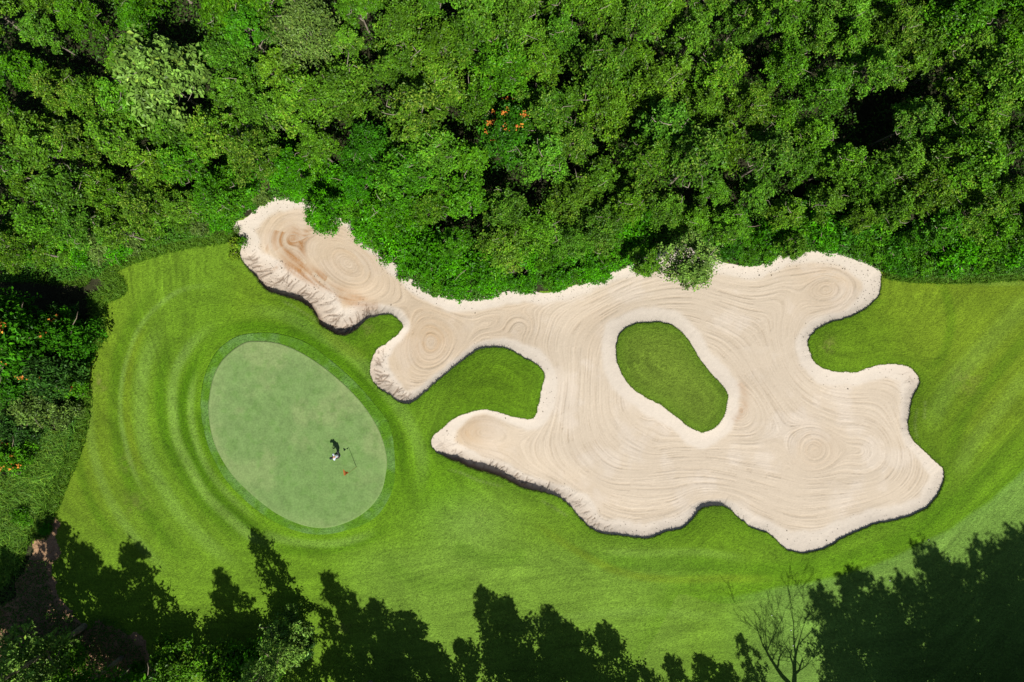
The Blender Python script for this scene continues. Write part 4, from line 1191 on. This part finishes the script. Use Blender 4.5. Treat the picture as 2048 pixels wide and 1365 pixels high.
# undergrowth: low leaves over the wood floor and its foot
def undergrowth(name, sdf, box, n, zmax, colr, label, L, seed):
    q = np.random.default_rng(seed)
    p = scatter(sdf, box, n, q)
    cl = fbm(p[:, 0] * .9, p[:, 1] * .9, seed, 3)
    keep = cl > .36
    p = p[keep]; cl = cl[keep]
    z = ground_z(p[:, 0], p[:, 1]) + .05 + zmax * cl * q.random(len(p))
    V, F = leaf_quads(np.column_stack([p, z]), q.standard_normal((len(p), 3)) * .45 + (0, 0, 1), L * q.uniform(.7, 1.3, len(p)), L * .55, q)
    c = np.asarray(colr) * q.uniform(.6, 1.3, (len(p), 1)) * np.ones((len(p), 3))
    stuff(name, mesh_np(name, V, F, M_LEAF, np.repeat(c, 4, 0), False), label, 'undergrowth')


def band_sd(lo, hi):
    def f(a):
        s = signed(a, Q_WOOD)[0]
        return np.where((s > lo) & (s < hi), -1.0, 1.0)
    return f


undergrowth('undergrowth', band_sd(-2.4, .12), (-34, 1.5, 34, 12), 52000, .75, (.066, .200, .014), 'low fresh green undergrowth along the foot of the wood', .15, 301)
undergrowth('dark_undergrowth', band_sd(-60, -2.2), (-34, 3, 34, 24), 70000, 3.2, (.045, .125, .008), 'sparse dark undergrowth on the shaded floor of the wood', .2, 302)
sdl = lambda a: signed(a, Q_WILD)[0]
undergrowth('margin_undergrowth', lambda a: np.maximum(sdl(a), -(a[:, 1] - W(0, 900)[1])), (-36, W(0, 905)[1], W(200, 0)[0], W(0, 640)[1]), 26000, .8, (.065, .175, .018), 'green weeds covering the wild margin left of the lawn', .15, 303)

# dark bits of leaf and bark on the sand near the wood, and clods under the banks
q = np.random.default_rng(88)
sel = (-sd > .05) & (-sd < rim * 1.0) & (~useI)
idx = np.flatnonzero(sel)
wgt = np.where(sv[idx] < 602, 1.0, .28) + .25 * gul[idx]
idx = q.choice(idx, 1500, replace=False, p=wgt / wgt.sum())
pp = SP[idx] + q.uniform(-.03, .03, (len(idx), 2))
szs = q.uniform(.02, .07, len(idx)) * np.where(q.random(len(idx)) < .06, 1.9, 1)
V, F = leaf_quads(np.column_stack([pp, zs[idx] + .022]), q.standard_normal((len(idx), 3)) * .35 + (0, 0, 1), szs, szs * .6, q, .3)
c = np.tile(np.array((.10, .075, .05)), (len(idx), 1)) * q.uniform(.4, 1.6, (len(idx), 1))
stuff('litter', mesh_np('litter', V, F, M_LITTER, np.repeat(c, 4, 0), False), 'fallen leaf bits and small clods strewn over the pale sand rim', 'litter')

# ------------------------------------------------------------------ flagstick
def simple(name, V, F, mat, parent, smooth=True):
    return new_obj(name, mesh_np(name, np.array(V), np.array(F), mat, None, smooth), parent)


GZ = lambda u, v: float(ground_z(*W(u, v))[0]) + .034
fx_, fy_ = W(715.5, 932)
fs = thing('flagstick', 'thin pale flagstick with a small orange flag standing in the putting green', 'flagstick', (fx_, fy_, GZ(715.5, 932)))
V, F = [], []
tube([(0, 0, -.05), (0, 0, 1.0), (0, 0, 2.1)], [.016, .013, .011], 8, V, F)
M_POLE = mat_plain('pole_paint', (.62, .42, .16), .4, .15, 3)
simple('pole', V, F, M_POLE, fs)
M_FLAG = mat_plain('flag_cloth', (.95, .36, .10), .8, .12, 20)
_nt = M_FLAG.node_tree; _b = _nt.nodes['Principled BSDF']
_tr = N(_nt, 'ShaderNodeBsdfTranslucent'); _tr.inputs['Color'].default_value = (.95, .36, .10, 1)
_ms = N(_nt, 'ShaderNodeMixShader'); _ms.inputs[0].default_value = .45
_nt.links.new(_b.outputs[0], _ms.inputs[1]); _nt.links.new(_tr.outputs[0], _ms.inputs[2]); _nt.links.new(_ms.outputs[0], _nt.nodes['Material Output'].inputs['Surface'])
V, F = [], []
nu, nv = 12, 8
for side in (0, 1):
    for j in range(nv + 1):
        for i in range(nu + 1):
            a = i / nu; b_ = j / nv
            wv_ = .035 * math.sin(a * 7 + b_ * 1.5) * a
            V.append((-.33 * a - .012 - .10 * b_, -.20 * a + .34 * b_ * a + wv_ + side * .004, 2.07 - .25 * b_ * (1 - .12 * a) - .12 * a * a))
n0 = (nu + 1) * (nv + 1)
for side in (0, 1):
    for j in range(nv):
        for i in range(nu):
            k0 = side * n0 + j * (nu + 1) + i
            F.append((k0, k0 + 1, k0 + nu + 2, k0 + nu + 1))
simple('flag', V, F, M_FLAG, fs)
V, F = [], []
tube([(0, 0, -.10), (0, 0, .004)], [.054, .054], 20, V, F)
cup = simple('cup', V, F, mat_plain('cup_dark', (.03, .03, .03), .8), fs)

# ------------------------------------------------------------------ golfer
def skin_mesh(name, verts, edges, radii, mat, root=0, levels=2):
    me = bpy.data.meshes.new(name + '_tmp'); me.from_pydata(verts, edges, [])
    ob = bpy.data.objects.new(name + '_tmp', me); COL.objects.link(ob)
    mod = ob.modifiers.new('Skin', 'SKIN'); mod.use_smooth_shade = True
    sv_ = me.skin_vertices[0].data
    for i, rr in enumerate(radii):
        rr = rr if isinstance(rr, tuple) else (rr, rr)
        sv_[i].radius = rr; sv_[i].use_root = (i == root)
    sb = ob.modifiers.new('Sub', 'SUBSURF'); sb.levels = levels; sb.render_levels = levels
    dg = bpy.context.evaluated_depsgraph_get(); dg.update()
    out = bpy.data.meshes.new_from_object(ob.evaluated_get(dg))
    bpy.data.objects.remove(ob); out.materials.clear(); out.materials.append(mat); out.name = name
    return out


M_SKIN = mat_plain('skin', (.45, .27, .18), .6, .08, 12)
M_SHIRT = mat_plain('shirt_cloth', (.62, .70, .82), .8, .22, 7)
M_TROUSER = mat_plain('trouser_cloth', (.045, .05, .065), .85, .2, 12)
M_CAP = mat_plain('cap_cloth', (.03, .03, .04), .8, .2, 12)
M_SHOE = mat_plain('shoe', (.7, .7, .68), .5, .1, 12)
gx0, gy0 = W(682, 906)
ps = thing('person', 'golfer in pale blue shirt and dark cap, leaning over a putter on the green', 'person', (gx0, gy0, GZ(682, 906)), math.radians(196)); ps.scale = (.87, .87, .87)
# local: +x is the way the golfer faces
V = []; E = []; Rd = []


def add(p, rr, parent=None):
    V.append(p); Rd.append(rr)
    if parent is not None:
        E.append((parent, len(V) - 1))
    return len(V) - 1


pel = add((-.05, 0, .90), (.115, .145)); bel = add((-.02, 0, 1.06), (.105, .135), pel); chest = add((.04, 0, 1.25), (.11, .155), bel)
upc = add((.08, 0, 1.36), (.085, .135), chest); neck = add((.125, 0, 1.45), .052, upc)
hd = add((.165, 0, 1.52), (.082, .072), neck); hd2 = add((.195, 0, 1.60), (.095, .078), hd); crown_ = add((.185, 0, 1.67), .066, hd2)
nose = add((.295, 0, 1.555), .018, hd2)
hands = {}
for s in (1, -1):
    hip = add((-.05, .10 * s, .84), .10, pel); kn = add((.05, .15 * s, .48), .062, hip); an = add((-.02, .17 * s, .10), .042, kn)
    toe = add((.14, .19 * s, .045), .036, an)
    sh = add((.07, .175 * s, 1.35), .06, upc); el = add((.13, .20 * s, 1.07), .043, sh); wr_ = add((.265, .055 * s, .87), .03, el)
    pm = add((.29, .035 * s, .815), (.032, .022), wr_)
    for k in range(4):
        f1 = add((.32 - .008 * k, .012 * s, .81 - .022 * k), .010, pm); f2 = add((.317 - .008 * k, -.014 * s, .802 - .022 * k), .009, f1)
        add((.297 - .008 * k, -.018 * s, .798 - .022 * k), .008, f2)
    th = add((.315, .020 * s, .85), .011, pm); add((.317, .0, .825), .009, th)
body = skin_mesh('body', V, E, Rd, M_SKIN)
new_obj('body', body, ps)
V = []; E = []; Rd = []
a0 = add((-.045, 0, .95), (.135, .165)); a1 = add((-.02, 0, 1.08), (.128, .16), a0); a2 = add((.04, 0, 1.25), (.135, .18), a1); a3 = add((.085, 0, 1.375), (.105, .155), a2); a4 = add((.11, 0, 1.425), .066, a3)
for s in (1, -1):
    b1 = add((.07, .185 * s, 1.355), .08, a3); add((.115, .205 * s, 1.17), .064, b1)
new_obj('shirt', skin_mesh('shirt', V, E, Rd, M_SHIRT), ps)
V = []; E = []; Rd = []
a0 = add((-.05, 0, .92), (.135, .165))
for s in (1, -1):
    b1 = add((-.05, .105 * s, .83), .122, a0); b2 = add((.05, .15 * s, .48), .082, b1); add((-.02, .17 * s, .10), .066, b2)
new_obj('trousers', skin_mesh('trousers', V, E, Rd, M_TROUSER), ps)
for s in (1, -1):
    V = []; E = []; Rd = []
    a0 = add((-.06, .165 * s, .05), .045); a1 = add((.05, .18 * s, .05), .05, a0); add((.17, .195 * s, .04), .042, a1)
    new_obj('shoe', skin_mesh('shoe', V, E, Rd, M_SHOE), ps)
V, F = [], []
for j in range(6):
    ph = j / 5 * math.pi / 2
    for k in range(20):
        th = 2 * math.pi * k / 20
        V.append((.185 + .115 * math.cos(ph) * math.cos(th) + .02 * math.sin(ph), .10 * math.cos(ph) * math.sin(th), 1.625 + .105 * math.sin(ph) + .02 * -math.cos(th) * math.cos(ph)))
for j in range(5):
    for k in range(20):
        F.append((j * 20 + k, j * 20 + (k + 1) % 20, (j + 1) * 20 + (k + 1) % 20, (j + 1) * 20 + k))
b0 = len(V)
for k in range(9):
    th = math.radians(-60 + 15 * k)
    V.append((.185 + .113 * math.cos(th), .098 * math.sin(th), 1.622 - .02 * math.cos(th))); V.append((.185 + .165 * math.cos(th) * (1 if abs(th) < .9 else .9), .115 * math.sin(th), 1.595 - .03 * math.cos(th)))
for k in range(8):
    F.append((b0 + 2 * k, b0 + 2 * k + 2, b0 + 2 * k + 3, b0 + 2 * k + 1))
simple('cap', V, F, M_CAP, ps)
# putter
pt = thing('putter', 'steel putter held by the golfer, its head resting on the green', 'golf club', ps.location.copy(), ps.rotation_euler[2]); pt.scale = ps.scale
V, F = [], []
tube([(.305, 0, .81), (.50, 0, .05)], [.007, .006], 8, V, F); simple('shaft', V, F, mat_plain('steel', (.5, .5, .52), .25, .05, 3, .5, 1.0), pt)
V, F = [], []
tube([(.27, 0, .96), (.315, 0, .775)], [.015, .012], 10, V, F); simple('grip', V, F, mat_plain('rubber', (.02, .02, .02), .8), pt)
bm = bmesh.new(); bmesh.ops.create_cube(bm, size=1)
for v_b in bm.verts:
    v_b.co = Vector((.50 + v_b.co.x * .035, .02 + v_b.co.y * .12, .025 + v_b.co.z * .03))
bmesh.ops.bevel(bm, geom=bm.edges[:], offset=.006, segments=2)
me = bpy.data.meshes.new('head'); bm.to_mesh(me); bm.free(); me.materials.append(bpy.data.materials['steel'])
new_obj('head', me, pt)

# white balls lying on the fairway
M_BALL = mat_plain('ball_white', (.82, .82, .8), .4, .03, 30)
bm = bmesh.new(); bmesh.ops.create_icosphere(bm, subdivisions=3, radius=.03)
ballm = bpy.data.meshes.new('golf_ball'); bm.to_mesh(ballm); bm.free(); ballm.materials.append(M_BALL)
for p_ in ballm.polygons:
    p_.use_smooth = True
for (u, v, lab) in ((1859,1081,'tiny white ball on the turf between bunker and paler fairway at the right'),(1900,1123,'tiny white ball on the pale fairway just above the big tree shadow'),
                    (1780,1162,'tiny white ball on the fairway between two shadow peaks'),(1545,1233,'tiny white ball beside the bare branching shadow'),
                    (1584,1263,'tiny white ball between bare shadow and big tree shadow, upper one'),(1588,1294,'tiny white ball between bare shadow and big tree shadow, lower one')):
    wx, wy = W(u, v)
    o = new_obj('golf_ball', ballm, None, (wx, wy, float(ground_z(wx, wy)[0]) + .03)); o['label'] = lab; o['category'] = 'ball'; o['group'] = 'white balls on the fairway'

# ------------------------------------------------------------------ light, sky, camera
EL = math.atan2(1.0, math.hypot(SHX, SHY))
to_sun = Vector((SHX, -SHY, 1.0)).normalized()
ld = bpy.data.lights.new('sun', 'SUN'); ld.energy = 5.0; ld.angle = math.radians(0.53); ld.color = (1.0, .955, .88)
lo = bpy.data.objects.new('sun', ld); COL.objects.link(lo)
lo.rotation_euler = (-to_sun).to_track_quat('-Z', 'Y').to_euler(); lo.location = (10, -20, 60)
w = bpy.data.worlds.new('World'); S.world = w; w.use_nodes = True
nt = w.node_tree; bg = nt.nodes['Background']
sky = nt.nodes.new('ShaderNodeTexSky'); sky.sky_type = 'NISHITA'; sky.sun_disc = False
sky.sun_elevation = EL; sky.sun_rotation = math.atan2(to_sun.x, to_sun.y)
nt.links.new(sky.outputs[0], bg.inputs['Color']); bg.inputs['Strength'].default_value = 0.05
cd = bpy.data.cameras.new('camera'); cd.lens = 24.0; cd.sensor_width = 36.0; cd.clip_end = 3000
co = bpy.data.objects.new('camera', cd); COL.objects.link(co); co.location = (0, 0, CAM_H); co.rotation_euler = (0, 0, 0)
S.camera = co
S.view_settings.view_transform = 'Standard'; S.view_settings.look = 'None'; S.view_settings.exposure = 0.22; S.view_settings.gamma = 1.0
S.cycles.max_bounces = 5; S.cycles.diffuse_bounces = 2; S.cycles.glossy_bounces = 2; S.cycles.transmission_bounces = 2; S.cycles.transparent_max_bounces = 4
